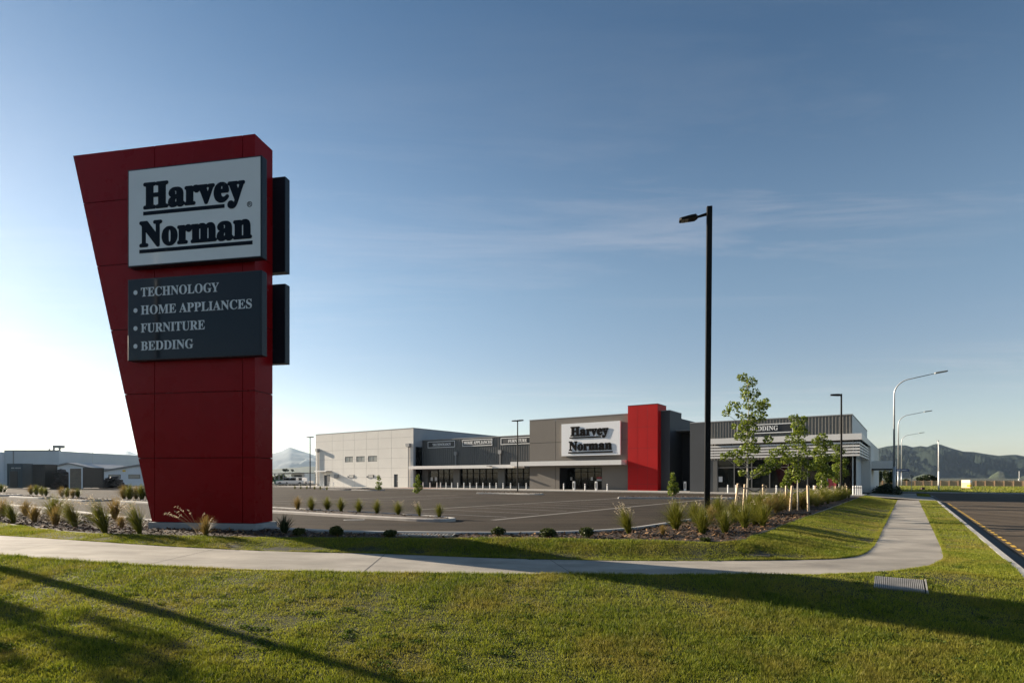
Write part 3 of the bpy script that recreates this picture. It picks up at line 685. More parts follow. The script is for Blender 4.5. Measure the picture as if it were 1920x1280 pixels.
# --- central taupe block with the entrance
eA, eB = fu(1049, VC), fu(1128.5, VC); zE = zc2b-.25
mb = MB(); facade(mb, uC0, uC1, .12, ZC, VC, holes=[(eA, eB, .121, zE)], ju=[fu(1041.6, VC)], jz=[fac(1000, 830.6, VC)[1]], gap=.05, reveal=5.0)
mb.add([(uC0, VC, .1), (uC0, VC, ZC), (uC0, VC+20, ZC), (uC0, VC+20, .1)], [(0, 1, 2, 3)])
mb.add([(uC1, VC, zc2), (uC1, VC+20, zc2), (uC1, VC+20, ZC), (uC1, VC, ZC)], [(0, 1, 2, 3)])
sb(mb, 'entrance_wall', [M['taupe'], M['joint']], fix=False)
mb = MB(); mb.box(uC0-.03, uC1+.03, VC-.03, VC+.2, ZC, ZC+.1); mb.box(uC0, uC1, VC+.2, VC+20, ZC-.4, ZC-.3); sb(mb, 'roof', M['flash'])
# dark entrance lobby
mb = MB(); y0_, y1_ = VC+.02, VC+5.0
mb.box(eA+.002, eA+.02, VC+.05, y1_, .13, zE-.01); mb.box(eB-.02, eB-.002, VC+.05, y1_, .13, zE-.01); mb.box(eA+.02, eB-.02, VC+.05, y1_, zE-.03, zE-.01)
sb(mb, 'lobby_lining', M['signdark'])
mb = MB(); nm = 6
mb.box(eA+.02, eB-.02, VC+2.2, VC+2.24, .13, zE-.03); do = sb(mb, 'entrance_door', M['glass'])
g = MB()
for k in range(nm+1): u = eA+.06+(eB-eA-.12)*k/nm; g.box(u-.03, u+.03, VC+2.12, VC+2.19, .13, zE-.03)
g.box(eA+.03, eB-.03, VC+2.12, VC+2.19, 2.45, 2.52); sb(g, 'frame', M['black'], do)
for x0, x1, y0q, y1q, mm_ in ((1053.8, 1062.8, 898, 901, 'p'), (1118.4, 1127.5, 897.8, 901, 'p'), (1069, 1072.5, 894, 900, 'w'), (1107.2, 1111, 894, 900, 'w')):
    h = fr(x0, x1, y0q, y1q, VC+2); mb = MB(); mb.box(h[0], h[1], VC+2.08, VC+2.11, h[2], h[3]); po = sb(mb, 'poster', M['poster'], do)
    if mm_ == 'p': mb = MB(); mb.box(h[0], h[1], VC+2.08, VC+2.11, h[3]+.003, h[3]+.3); sb(mb, 'poster', M['posterred'], do)
# main shop sign
h = (fu(1052.8, VC-.3), fu(1163, VC-.3), fac(1163, 852, VC-.3)[1], fac(1052.8, 795, VC-.3)[1])
mb = MB(); mb.box(h[0], h[1], VC-.32, VC-.06, h[2], h[3]); ws = sb(mb, 'main_sign', M['signwhite'])
W_, H_ = h[1]-h[0], h[3]-h[2]
def lx(f): return h[0]+f*W_
def lz(f): return h[3]-f*H_
g = MB(); Y_ = VC-.352; dp_ = .05
lettering(g, 'Harvey', lx(.165), lx(.815), lz(.40), lz(.10), Y_, dp_, 0.0, 1.03, swell=.055); g.box(lx(.15), lx(.69), Y_-dp_, Y_, lz(.465), lz(.425))
lettering(g, 'Norman', lx(.135), lx(.87), lz(.845), lz(.55), Y_, dp_, 0.0, 1.03, swell=.055); g.box(lx(.125), lx(.88), Y_-dp_, Y_, lz(.925), lz(.882))
sb(g, 'lettering', M['gap'], ws, fix=False)
for fx in (.2, .42, .68):
    for fz in (.3, .7): g = MB(); g.box(lx(fx)-.02, lx(fx)+.02, Y_+.001, VC-.322, lz(fz)-.02, lz(fz)+.02); sb(g, 'standoff', M['flash'], ws)

# --- red tower, charcoal block, recess
VR = 66.9; r0, r1 = fu(1177.2, VR), fu(1233, VR); ZR = fac(1177.2, 761, VR)[1]
mb = MB(); facade(mb, r0, r1, .13, ZR, VR, ju=[fu(1195, VR), fu(1214, VR)], jz=[fac(1190, q, VR)[1] for q in (801, 840, 876, 907)], gap=.03, rec=.006)
mb.add([(r1, VR, .1), (r1, VR+3, .1), (r1, VR+3, ZR), (r1, VR, ZR)], [(0, 1, 2, 3)]); mb.add([(r0, VR, .1), (r0, VR, ZR), (r0, VR+3, ZR), (r0, VR+3, .1)], [(0, 1, 2, 3)])
mb.add([(r0, VR, ZR), (r1, VR, ZR), (r1, VR+3, ZR), (r0, VR+3, ZR)], [(0, 1, 2, 3)])
sb(mb, 'red_tower', [M['redwall'], mat('red_joint', (0.16, 0.012, 0.012), 0.8)], fix=False)
mb = MB(); mb.box(r0-.02, r1+.02, VR-.02, VR+3, ZR, ZR+.06); sb(mb, 'tower_cap', M['charcoal'])
VD = 68.0; k1 = fu(1256, VD); ZD = fac(1256, 769.5, VD)[1]
mb = MB(); mb.box(r1+.004, k1, VD, VD+4.3, .1, ZD); mb.box(r0+.1, k1-.02, VD+4.31, VD+16, .1, ZD-.6); sb(mb, 'charcoal_block', M['charcoal'])
mb = MB(); mb.box(r1+.004, k1+.03, VD-.03, VD+4.33, ZD, ZD+.08); sb(mb, 'block_cap', M['flash'])
VX = 72.4; zx = fac(1286, 812, VX)[1]; VB = 65.0; b0, b1 = fu(1294, VB), fu(1598, VB); ZB = 7.8
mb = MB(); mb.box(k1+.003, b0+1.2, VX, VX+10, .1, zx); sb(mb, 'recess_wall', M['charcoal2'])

# --- bedding wing
bs = fu(1331, VB)
zb2 = fac(1615.8, 811.6, 62.9)[1]; zb2b = fac(1615.8, 823.4, 62.9)[1]
mb = MB(); ribbed(mb, bs, b1, 3.6, ZB, VB, 0.3, 0.06)
mb.add([(b1, VB, .1), (b1, VB+24, .1), (b1, VB+24, ZB), (b1, VB, ZB)], [(0, 1, 2, 3)], 1)
sb(mb, 'ribbed_wall', [M['ribs2'], M['shed']], fix=False)
mb = MB(); mb.box(b0, bs-.002, VB-.06, VB+12, .1, ZB); sb(mb, 'charcoal_panel', M['charcoal'])
mb = MB(); mb.box(b0, b1+.03, VB-.09, VB+.15, ZB, ZB+.1); mb.box(b1-.15, b1+.03, VB+.15, VB+24, ZB, ZB+.1); mb.box(b0, b1-.15, VB+.2, VB+24, ZB-.4, ZB-.3); sb(mb, 'roof', M['flash'])
# glazing
g0, g1 = fu(1345, VB), b1-.35
mb = MB(); mb.box(bs, g0, VB-.02, VB+.2, .1, 3.598); sb(mb, 'shopfront_wall', M['ribs']); mb = MB(); mb.box(g0, g1, VB-.0, VB+.2, .1, .62); sb(mb, 'window_plinth', M['ribs'])
mb = MB(); nm = 7
for k in range(nm+1): u = g0+(g1-g0)*k/nm; mb.box(u-.05, u+.05, VB+.0, VB+.1, .62, 3.598)
mb.box(g0+.05, g1-.05, VB+.01, VB+.09, 2.75, 2.83); wf = sb(mb, 'window', M['alu'])
g = MB(); g.box(g0, g1, VB+.11, VB+.13, .62, 3.598); sb(g, 'pane', M['glass'], wf)
h = fr(1344.5, 1351.5, 893, 903, VB); mb = MB(); mb.box(h[0]+.15, h[1]+.15, VB+.07, VB+.108, h[2], h[3]); sb(mb, 'poster', M['poster'], wf)
for px0, px1 in ((1588, 1593), (1600, 1605)):
    mb = MB(); mb.box(fu(px0, VB-.4), fu(px1, VB-.4), VB-.4, VB-.1, .1, 3.9); sb(mb, 'column', M['black'])
h = fr(1551, 1568, 896, 916, VB); mb = MB(); mb.box(h[0], h[1], VB+.06, VB+.108, h[2], h[3]); sb(mb, 'poster', M['posterred'], wf)
# canopy with louvres round the corner
c0, c1 = fu(1331, 62.9), fu(1615.8, 62.9); vE = 77.8
mb = MB(); mb.box(c0, c1, 62.9, 62.98, zb2b, zb2); mb.box(c1-.08, c1, 62.98, vE, zb2b, zb2); mb.box(c0, c0+.08, 62.98, VB-.07, zb2b, zb2)
ca = sb(mb, 'louvre_canopy', M['white_metal'])
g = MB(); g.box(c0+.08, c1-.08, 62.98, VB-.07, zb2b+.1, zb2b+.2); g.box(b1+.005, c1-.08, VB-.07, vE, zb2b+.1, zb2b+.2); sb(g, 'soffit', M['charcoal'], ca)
zl = fac(1615.8, 853.3, 62.9)[1]; nS = 5
for k in range(nS):
    z = zl + .06 + (zb2b-.34-zl)*k/(nS-1); g = MB(); g.box(c0, c1-.25, 63.05, 63.13, z-.085, z+.085); g.box(c1-.25, c1-.17, 63.05, vE, z-.085, z+.085)
    sb(g, 'louvre', M['white_metal'], ca)
for k in range(8): u = c0+.3+(c1-c0-.9)*k/7; g = MB(); g.box(u-.04, u+.04, 63.14, 63.24, zl, zb2b+.1); sb(g, 'bracket', M['black'], ca)
for k in range(4): v = 64+3.8*k; g = MB(); g.box(c1-.36, c1-.26, v-.04, v+.04, zl, zb2b+.1); sb(g, 'bracket', M['black'], ca)
wall_sign(1382, 1487.6, 797.3, 814.4, 'BEDDING', 1406, 1458.8, 798.6, 807.0, VB-.07)
# low white annexe behind, with its little canopy
mb = MB(); mb.box(c1-8, c1, vE+.01, vE+22, .0, zb2-.02); sb(mb, 'annexe', M['white_wall'])
u, z1_ = c1, 0
mb = MB(); mb.box(c1+.004, c1+2.3, vE+2, vE+7, 2.75, 3.65); mb.box(c1+.004, c1+2.1, vE+2.2, vE+6.8, 2.6, 2.745, 1); sb(mb, 'porch_canopy', [M['white_metal'], M['charcoal']])

# ================================================================= PYLON SIGN
YC = 18.0; TP = R(10.5)
Cx = (478-CX)/FPX*YC
pyl = empty('pylon_sign', (Cx, YC, 0), -TP, 'tall red pylon sign with slanted left edge and white and navy sign boxes', 'sign')
ZT_, ZB_, TK = 12.43, 0.27, 0.93; sT, sB = -6.73, -3.70
def xl(z): return sB + (sT-sB)*(z-ZB_)/(ZT_-ZB_)
def clip(poly, ax, val, keep_less):
    out = []
    for i in range(len(poly)):
        a, b = poly[i], poly[(i+1) % len(poly)]
        ia, ib = (a[ax] <= val) == keep_less, (b[ax] <= val) == keep_less
        if ia: out.append(a)
        if ia != ib:
            t = (val-a[ax])/(b[ax]-a[ax]); out.append((a[0]+t*(b[0]-a[0]), a[1]+t*(b[1]-a[1])))
    return out
full = [(sB, ZB_), (0, ZB_), (0, ZT_), (sT, ZT_)]
jzs = [ZB_, 2.33, 4.42, 6.54, 8.68, 10.80, ZT_]; jxs = [-9, -3.605, -.43, 9]; gp_ = .011
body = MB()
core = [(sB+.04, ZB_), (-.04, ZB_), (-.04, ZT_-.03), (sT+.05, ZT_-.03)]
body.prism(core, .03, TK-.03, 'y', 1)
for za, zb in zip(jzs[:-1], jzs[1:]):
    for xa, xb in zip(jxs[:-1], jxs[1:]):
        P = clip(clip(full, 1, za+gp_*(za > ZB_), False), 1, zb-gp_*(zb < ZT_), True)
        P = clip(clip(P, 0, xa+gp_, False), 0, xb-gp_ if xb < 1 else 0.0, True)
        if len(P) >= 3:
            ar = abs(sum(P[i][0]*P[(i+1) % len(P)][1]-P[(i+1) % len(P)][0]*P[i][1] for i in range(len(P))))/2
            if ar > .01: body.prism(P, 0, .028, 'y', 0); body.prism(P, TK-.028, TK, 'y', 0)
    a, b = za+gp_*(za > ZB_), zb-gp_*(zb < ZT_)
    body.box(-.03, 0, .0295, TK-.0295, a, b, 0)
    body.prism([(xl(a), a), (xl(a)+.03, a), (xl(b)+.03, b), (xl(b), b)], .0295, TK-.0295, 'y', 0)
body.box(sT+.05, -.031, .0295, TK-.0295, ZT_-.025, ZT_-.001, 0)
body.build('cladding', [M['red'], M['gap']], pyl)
b = MB(); b.box(sB-.06, .10, -.10, TK+.10, -.2, ZB_-.012); b.build('plinth', M['plinth'], pyl, bevel=.012)
BX0, BX1 = -4.32, .44
def sign_box(y_front, y_back, z0, z1, facem, upper, front):
    b = MB(); b.box(BX0, BX1, y_front, y_back, z0, z1); o = b.build('sign_box', M['navy'], pyl, bevel=.015)
    f = .045; yf = y_front if front else y_back; s = -1 if front else 1
    b = MB(); ya, yb = sorted((yf+s*.001, yf+s*.006)); b.box(BX0+f, BX1-f, ya, yb, z0+f, z1-f); b.build('face', facem, o)
    b = MB(); x0, W, Hh = BX0, BX1-BX0, z1-z0
    fx = lambda t: x0+t*W
    fz = lambda t: z1-t*Hh
    y = y_front-.006 if front else y_back+.006
    if upper:
        lettering(b, 'Harvey', fx(.122), fx(.882), fz(.425), fz(.15), y, .006, 0, 1.03, swell=.056); b.box(fx(.122), fx(.733), y-.006, y, fz(.483), fz(.445))
        lettering(b, 'Norman', fx(.092), fx(.932), fz(.808), fz(.54), y, .006, 0, 1.03, swell=.056); b.box(fx(.092), fx(.935), y-.006, y, fz(.867), fz(.83))
        lettering(b, '®', fx(.895), fx(.932), fz(.498), fz(.446), y, .004, .012, 1, plain=True)
    else:
        for i, (t, xe) in enumerate((('TECHNOLOGY', .692), ('HOME APPLIANCES', .93), ('FURNITURE', .588), ('BEDDING', .502))):
            c = .168+.219*i; lettering(b, t, fx(.104), fx(xe), fz(c+.054), fz(c-.054), y, .006, .004)
            b.prism([(fx(.062)+.075*math.cos(k*math.pi/6), fz(c)+.075*math.sin(k*math.pi/6)) for k in range(12)], y-.006, y, 'y')
    if not front:      # turn the writing round for the far side
        b.v = [(BX0+BX1-p[0], 2*y-p[1], p[2]) for p in b.v]
    b.build('lettering', M['ink'] if upper else M['silver'], o, fix=False)
for front in (True, False):
    yf, yb = (-.30, -.03) if front else (TK+.03, TK+.30)
    sign_box(yf, yb, 8.435, 11.56, M['whiteface'], True, front)
    sign_box(yf, yb, 5.44, 8.05, M['navyface'], False, front)

# ================================================================= LAMPS
def lamp_head(name, par, x0, length, wdt, zc, m, sgn=-1, tilt=0.0, lens=True, dirv=(1, 0)):
    """flat LED head reaching from x0 along sgn*x"""
    P = [(0, .09), (.12, .5), (.35, .5), (.9, .42), (1, .25), (1, -.25), (.9, -.42), (.35, -.5), (.12, -.5), (0, -.09)]
    b = MB(); n = len(P)
    for zz_, sc_ in ((-.05, .96), (-.02, 1), (.03, 1), (.07, .8)):
        for a, c in P:
            d = .05 if a > .3 else 0
            b.v.append((x0+sgn*(a*length), c*wdt*sc_, zc+zz_+tilt*a*length + (0.03 if zz_ == .07 and .05 < a < .5 else 0)))
    for r in range(3):
        for k in range(n): b.f.append([r*n+k, r*n+(k+1) % n, (r+1)*n+(k+1) % n, (r+1)*n+k]); b.m.append(0)
    b.f.append(list(range(n))); b.m.append(0); b.f.append(list(range(3*n, 4*n))); b.m.append(0)
    o = b.build(name, m, par)
    if lens:
        for i in range(2):
            for j in (-1, 1):
                b = MB(); xa = x0+sgn*length*(.52+.21*i); xb = x0+sgn*length*(.69+.21*i)
                xa, xb = min(xa, xb), max(xa, xb); za = zc-.058+tilt*abs((xa+xb)/2-x0)
                b.box(xa, xb, j*wdt*.2-wdt*.15, j*wdt*.2+wdt*.15, za-.008, za); b.build('lens', M['lens'], o)
    return o
# tall black lamp by the right-hand bed
base = gp(1325.5, 964, 0.05); top_z = H + (CY-391)/FPX*base.y
lp = empty('car_park_lamp', base, R(-10), 'tall black square lamp post standing in the grass bed with one head turned left', 'lamp post')
b = MB(); hw = .115; lean = .10
b.add([(-hw, -hw, -.1), (hw, -hw, -.1), (hw, hw, -.1), (-hw, hw, -.1), (-hw+lean, -hw-lean*.3, top_z), (hw+lean, -hw-lean*.3, top_z), (hw+lean, hw-lean*.3, top_z+.05), (-hw+lean, hw-lean*.3, top_z+.05)],
      [(0, 3, 2, 1), (4, 5, 6, 7), (0, 1, 5, 4), (1, 2, 6, 5), (2, 3, 7, 6), (3, 0, 4, 7)]); b.build('pole', M['black'], lp, bevel=.012)
b = MB(); b.tube([(lean-.1, 0, top_z-.30), (-.5, 0, top_z-.42)], [.075, .05], 8); b.build('arm', M['black'], lp)
lamp_head('lamp_head', lp, -.40, .80, .50, top_z-.42, M['black'], tilt=-.10)
b = MB(); b.box(-.05, .05, -hw-.012, -hw-.002, .7, 1.1); b.build('hatch', M['black'], lp)
def small_lamp(loc, h, rz, heads, label, r=.07):
    e = empty('car_park_lamp', loc, rz, label, 'lamp post', 'smaller black lamp posts in the car park')
    b = MB(); b.tube([(0, 0, 0), (0, 0, h)], [r*1.2, r*.9], 10); b.box(-.16, .16, -.16, .16, 0, .03); b.build('pole', M['black'], e)
    for s in heads: lamp_head('lamp_head', e, s*.06, .72, .3, h-.12, M['black'], sgn=s, tilt=.05, lens=False)
p = gp(970.5, 921, 0.1); small_lamp(p, H+(CY-787)/FPX*p.y-.1, -TH, (-1, 1), 'black lamp post with two heads standing in front of the FURNITURE wall sign')
p = gp(581.5, 915.3, 0.1); small_lamp(p, H+(CY-818)/FPX*p.y-.1, -TH, (-1, 1), 'black lamp post with two heads beyond the far end of the white warehouse')
p = gp(1577.5, 934.5, 0.05); small_lamp(p, H+(CY-738)/FPX*p.y-.05, R(-8), (-1,), 'black lamp post with one head rising behind the staked trees by the bedding wing')

def street_lamp(loc, h, arm, rise, rz, label, r=.11, head=True):
    e = empty('street_lamp', loc, rz, label, 'street lamp', 'curved galvanised street lamps along the street')
    b = MB(); b.tube([(0, 0, -.1), (0, 0, 3.2)], [r*1.35, r*1.3], 12); b.build('base_column', M['galv'], e, smooth=True)
    P = [(0, 0, 3.2), (0, 0, h-rise-1.2)]; rad = [r, r*.72]
    for k in range(1, 9):
        a = k/8*R(75); P.append((1.6*(1-math.cos(a)), 0, h-rise-1.2+1.6*math.sin(a))); rad.append(r*(.72-.03*k))
    P.append((arm, 0, h)); rad.append(r*.36)
    b = MB(); b.tube(P, rad, 10); b.build('curved_pole', M['galv'], e, smooth=True)
    lamp_head('lamp_head', e, arm-.05, 1.15, .36, h, M['signback'], sgn=1, tilt=.13, lens=False)
for px, Y, lab in ((1676.5, 62.5, 'tallest looking galvanised street lamp with a long curved arm beside the blue street name sign'), (1684.5, 98, 'middle one of the three curved street lamps in line behind the bedding wing'),
               (1690.5, 144, 'smallest looking and farthest of the three curved street lamps in line behind the bedding wing')):
    x = (px-CX)/FPX*Y; street_lamp((x, Y, ZP-.05), 12.95, 3.55, .75, -TH, lab)
p = gp(1760, 918.2, ZP); e = empty('street_lamp', p, R(60), 'white street lamp standing alone at the junction in front of the timber fence', 'street lamp')
hh = H+(CY-826)/FPX*p.y-ZP
b = MB(); b.tube([(0, 0, 0), (0, 0, 3)], [.12, .115], 10); b.build('base_column', M['bollard'], e, smooth=True)
b = MB(); b.tube([(0, 0, 3), (0.05, 0, hh-1.2), (.3, 0, hh-.4), (.9, 0, hh)], [.10, .075, .06, .045], 10); b.build('curved_pole', M['bollard'], e, smooth=True)
lamp_head('lamp_head', e, .8, .9, .3, hh, M['signback'], sgn=1, tilt=.1, lens=False)
street_lamp((-16.0, 14.65, zt1(-16.0, 14.65)), 12.95, 4.3, .75, R(-115), 'street lamp beside the footpath that throws the long thin shadow across the front lawn')

# ================================================================= BOLLARDS
BGRP = 'white bollards along the shop front'
def make_bollard(loc, label, h=.85):
    e = empty('bollard', loc, 0, label, 'bollard', BGRP)
    b = MB(); b.tube([(0, 0, 0), (0, 0, h-.05), (0, 0, h)], [.075, .075, .045], 12); b.build('post', M['bollard'], e, smooth=False)
    b = MB(); b.tube([(0, 0, h-.22), (0, 0, h-.14)], .077, 12); b.build('band', M['flash'], e)
    return e
b0_ = None
def ordw(n): return ['first', 'second', 'third', 'fourth', 'fifth', 'sixth', 'seventh', 'eighth', 'ninth', 'tenth', 'eleventh', 'twelfth', 'thirteenth', 'fourteenth', 'fifteenth', 'sixteenth', 'seventeenth', 'eighteenth', 'nineteenth', 'twentieth'][n]
blist = []
for i, x in enumerate([267, 372, 475, 530, 612, 697, 788, 880, 972, 1070, 1165, 1268, 1365, 1468, 1580, 1697, 1815]):
    px = 760+x/8; blist.append((uv(fu(px, 66.1), 66.1, .12), f'white bollard before the technology and furniture windows, {ordw(i)} from the warehouse corner'))
for i, (px, lab) in enumerate(((1057, 'white bollard at the left side of the dark entrance'), (1097, 'white bollard in the middle of the dark entrance between two totems'), (1138.8, 'white bollard before the plain wall right of the dark entrance'))):
    blist.append((uv(fu(px, 63.6), 63.6, .12), lab))
for i, (px, lab) in enumerate(((601, 'white bollard left of the grey door under the small awning'), (607, 'white bollard close by the left jamb of the awning door'), (618, 'white bollard close by the right jamb of the awning door'), (625.5, 'white bollard on the white wall right of the awning door'))):
    blist.append((uv(fu(px, 66.5), 66.5, .12), lab))
for i, px in enumerate((1365, 1380, 1432, 1456, 1526)):
    blist.append((uv(fu(px, 62.3), 62.3, .10), f'bollard in front of the bedding windows, {ordw(i)} from the charcoal panel'))
for i, px in enumerate((1600, 1604.5, 1608, 1611.5, 1615)):
    blist.append((uv(fu(px, 62.0), 62.0, .10), f'bollard at the louvre canopy corner, {ordw(i)} from the glass'))
for loc, lab in blist:
    if b0_ is None: b0_ = make_bollard(loc, lab)
    else: c = copy_tree(b0_); c.location = loc; c['label'] = lab
for px, V, lab in ((1076.3, 63.6, 'white slotted totem post left of the middle entrance bollard'), (1118, 63.6, 'grey shaded slotted totem post right of the middle entrance bollard'), (1284.7, 67.5, 'white slotted totem post in the dark recess beside the charcoal block')):
    e = empty('totem_post', uv(fu(px, V), V, .12), -TH, lab, 'totem post', 'slotted totem posts by the entrance')
    b = MB(); b.box(-.14, .14, -.1, .1, 0, 1.12); b.build('casing', M['bollard'], e, bevel=.02); b = MB(); b.box(-.06, .06, -.115, -.102, .3, .92); b.build('slot', M['black'], e)

# ================================================================= FAR RIGHT: FENCE, SIGNS
YF = 150.0; zb = H-16/FPX*YF
fe = empty('timber_fence', (at(1790, 911, YF).x, YF, zb), R(-33), 'long brown timber paling fence across the grass below the hills', 'fence')
x0 = -34.0; nP = 37; pw = 1.83
for k in range(nP):
    b = MB()
    for q in range(12):
        hh = 1.40+random.uniform(-.03, .03); xx = x0+k*pw+.06+q*(pw-.12)/12
        b.box(xx+.006, xx+(pw-.12)/12-.006, .0+random.uniform(0, .015), .05, 0, hh)
    b.box(x0+k*pw+.05, x0+(k+1)*pw-.05, .05, .09, .35, .45); b.box(x0+k*pw+.05, x0+(k+1)*pw-.05, .05, .09, 1.05, 1.15)
    b.build('paling_panel', M['fence'], fe)
    b = MB(); b.box(x0+k*pw-.07, x0+k*pw+.07, -.12, .07, -.1, 1.5); b.build('fence_post', M['fence'], fe)
# billboard
p = gp(1813, 918, ZP-.02); bb = empty('billboard', p, R(-58), 'white and yellow billboard on short timber legs in front of the fence', 'billboard')
b = MB(); b.box(-.76, .76, -.03, .03, .33, 1.62); b.build('panel', M['peach'], bb)
b = MB(); b.box(-.70, .70, -.036, -.031, 1.22, 1.58); b.build('headline', M['signwhite'], bb); b = MB(); b.box(0, .7, -.036, -.031, .5, .86); b.build('yellow_block', M['orange'], bb)
for s in (-1, 1):
    b = MB(); b.tube([(s*.68, .05, 0), (s*.68, .05, 1.5)], .04, 6); b.build('leg', M['bark2'], bb); b = MB(); b.tube([(s*.7, .06, 1.0), (s*.95, .7, 0)], .03, 6); b.build('brace', M['bark2'], bb)
# street name sign
p = gp(1679.5, 927, ZP); sn = empty('street_name_sign', p, R(0), 'blue street name blade on a slim post beside the tallest street lamp', 'sign')
zS = H+(CY-881)/FPX*p.y-ZP
b = MB(); b.tube([(0, 0, 0), (0, 0, zS+.15)], .045, 8); b.build('post', M['galv'], sn)
b = MB(); b.box(.02, 1.52, -.06, -.045, zS-.13, zS+.13); bl = b.build('blade', M['blue'], sn)
b = MB(); x = .12
for wd in (.09, .07, .08, .05, .0, .08, .07, .09, .06, .07):
    if wd: b.box(x, x+wd, -.066, -.0605, zS-.055, zS+.06 if wd > .06 else zS+.02)
    x += wd+.035 if wd else .09
lettering(b, 'ST', 1.2, 1.42, zS-.06, zS+.06, -.0605, .006, 0, 1, plain=True); b.build('lettering', M['letterwhite'], bl, fix=False)
# give way sign seen from behind
p = gp(1709.5, 920.5, ZP); gw = empty('give_way_sign', p, R(5), 'grey back of a downward triangle sign on a thin post', 'sign')
z1_ = H+(CY-890.5)/FPX*p.y-ZP; z0_ = H+(CY-898.5)/FPX*p.y-ZP
b = MB(); b.prism([(-.36, z1_), (.36, z1_), (.03, z0_), (-.03, z0_)], -.012, .012, 'y'); b.build('plate', M['signback'], gw)
b = MB(); b.tube([(0, .045, 0), (0, .045, z1_-.05)], .03, 8); b.build('post', M['galv'], gw)
p = gp(1730.3, 917.4, ZP); ub = empty('utility_box', p, 0, 'small dark red utility box on the grass verge beyond the junction', 'utility box')
b = MB(); b.box(-.24, .24, -.15, .15, 0, .33); b.prism([(-.27, .331), (.27, .331), (.2, .38), (-.2, .38)], -.17, .17, 'y'); b.build('cabinet', mat('utility_red', (.05, .014, .010), .6), ub)
p = at(1911, 899, 200); pl = empty('marker_pole', (p.x, p.y, -.8), 0, 'thin white pole standing behind the far end of the timber fence', 'pole')
b = MB(); b.tube([(0, 0, 0), (0, 0, H+(CY-883)/FPX*200+.8)], .07, 8); b.build('post', M['bollard'], pl); b = MB(); b.box(-.3, .3, -.1, .1, 1.6, 2.0); b.build('bracket', M['bollard'], pl)

# ================================================================= LEFT YARD
def container(name, x0, x1, Y, zb_, h, dep, m, label, end_m=None, ang=0.0):
    e = empty(name, (x0, Y, zb_), ang, label, 'container', 'shipping containers in the yard'); W = x1-x0; b = MB()
    n = int(W/.28); xs = []
    for k in range(n): 
        for t, d in ((0, 0), (.35, 0), (.5, .05), (.85, .05)): xs.append((.1+(W-.2)*(k+t)/n, d))
    xs.append((W-.1, 0)); bi = len(b.v)
    for x, d in xs: b.v += [(x, .03+d, .16), (x, .03+d, h-.14)]
    for i in range(len(xs)-1): b.f.append([bi+2*i, bi+2*i+2, bi+2*i+3, bi+2*i+1]); b.m.append(0)
    b.box(.09, W-.09, .1, dep, .1, h-.05); b.build('body', end_m or m, e)
    b = MB()
    for x in (0, W-.12): b.box(x, x+.12, 0, .12, 0, h); b.box(x, x+.12, dep-.12, dep, 0, h)
    b.box(.12, W-.12, 0, .1, h-.16, h); b.box(.12, W-.12, 0, .1, 0, .17); b.box(0, .1, .12, dep-.12, h-.15, h); b.box(W-.1, W, .12, dep-.12, h-.15, h); b.build('frame', m, e)
    return e
Yc = 86
def X(px, Y): return (px-CX)/FPX*Y
def Zt(py, Y): return H+(CY-py)/FPX*Y
zy = .1
c1_ = container('shipping_container', X(13, Yc), X(42, Yc), Yc, zy, Zt(868.5, Yc)-zy, 1.9, M['container'], 'teal blue shipping container with a dark doorway beside the grey shed')
b = MB(); b.box(.45, 1.6, -.02, .024, .1, 2.55); b.build('doorway', M['container2'], c1_)
b = MB(); xx = .65
for wd in (.1, .1, .12, 0, .1, .14, .1, .12, .08): 
    if wd: b.box(xx, xx+wd, -.012, -.002, 2.95, 3.12)
    xx += wd+.06 if wd else .12
b.build('lettering', M['poster'], c1_)
container('shipping_container', X(61, Yc), X(84, Yc), Yc, zy, Zt(870, Yc)-zy, 2.4, M['container2'], 'dark slate shipping container standing between the teal container and the scrap heap')
Y3 = 84
c3 = container('shipping_container', X(129.5, Y3), X(155, Y3), Y3, zy, Zt(876, Y3)-zy, 4.4, M['container2'], 'black shipping container with a pale framed slatted end beside the scrap heap')
W_ = X(155, Y3)-X(129.5, Y3); hC = Zt(876, Y3)-zy
b = MB(); b.box(0, .15, -.06, -.002, 0, hC); b.box(W_-.15, W_, -.06, -.002, 0, hC); b.box(.15, W_-.15, -.06, -.002, hC-.15, hC); b.build('end_frame', M['shedwhite'], c3)
b = MB()
for k in range(9): xx = .16+(W_-.32)*k/9; b.box(xx+.01, xx+(W_-.32)/9-.01, -.05, -.003, 0.02, hC-.16)
b.build('slatted_end', mat('slat_timber', (.24, .19, .14), .8, var=.2), c3)
# grey shed
Ys = 125; sh = empty('grey_shed', (X(60, Ys), Ys, 0), 0, 'large pale grey flat-topped steel shed behind the containers', 'shed')
def shb(mb, name, m, root): mb.v = [(x-root.location.x, y-root.location.y, z-root.location.z) for x, y, z in mb.v]; return mb.build(name, m, root)
b = MB(); b.box(X(8, Ys), X(110, Ys), Ys, Ys+30, 0, Zt(845, Ys)); shb(b, 'wall', M['shed'], sh)
b = MB(); b.box(X(8, Ys)-.1, X(110, Ys)+.1, Ys-.1, Ys+.2, Zt(845, Ys), Zt(845, Ys)+.2); b.box(X(25.5, Ys)-.1, X(25.5, Ys)+.1, Ys-.1, Ys-.005, 1, Zt(845, Ys)-.01); shb(b, 'gutter', M['flash'], sh)
b = MB(); b.box(X(-60, Ys), X(7.5, Ys), Ys-2, Ys+20, 0, Zt(847, Ys)); shb(b, 'side_wing', M['shedwhite'], sh)
x = X(92, Ys)
b = MB(); zz0 = Zt(845, Ys)
for dx_ in (-.7, .6): b.box(x+dx_-.1, x+dx_+.15, Ys+2, Ys+2.3, zz0, zz0+.75)
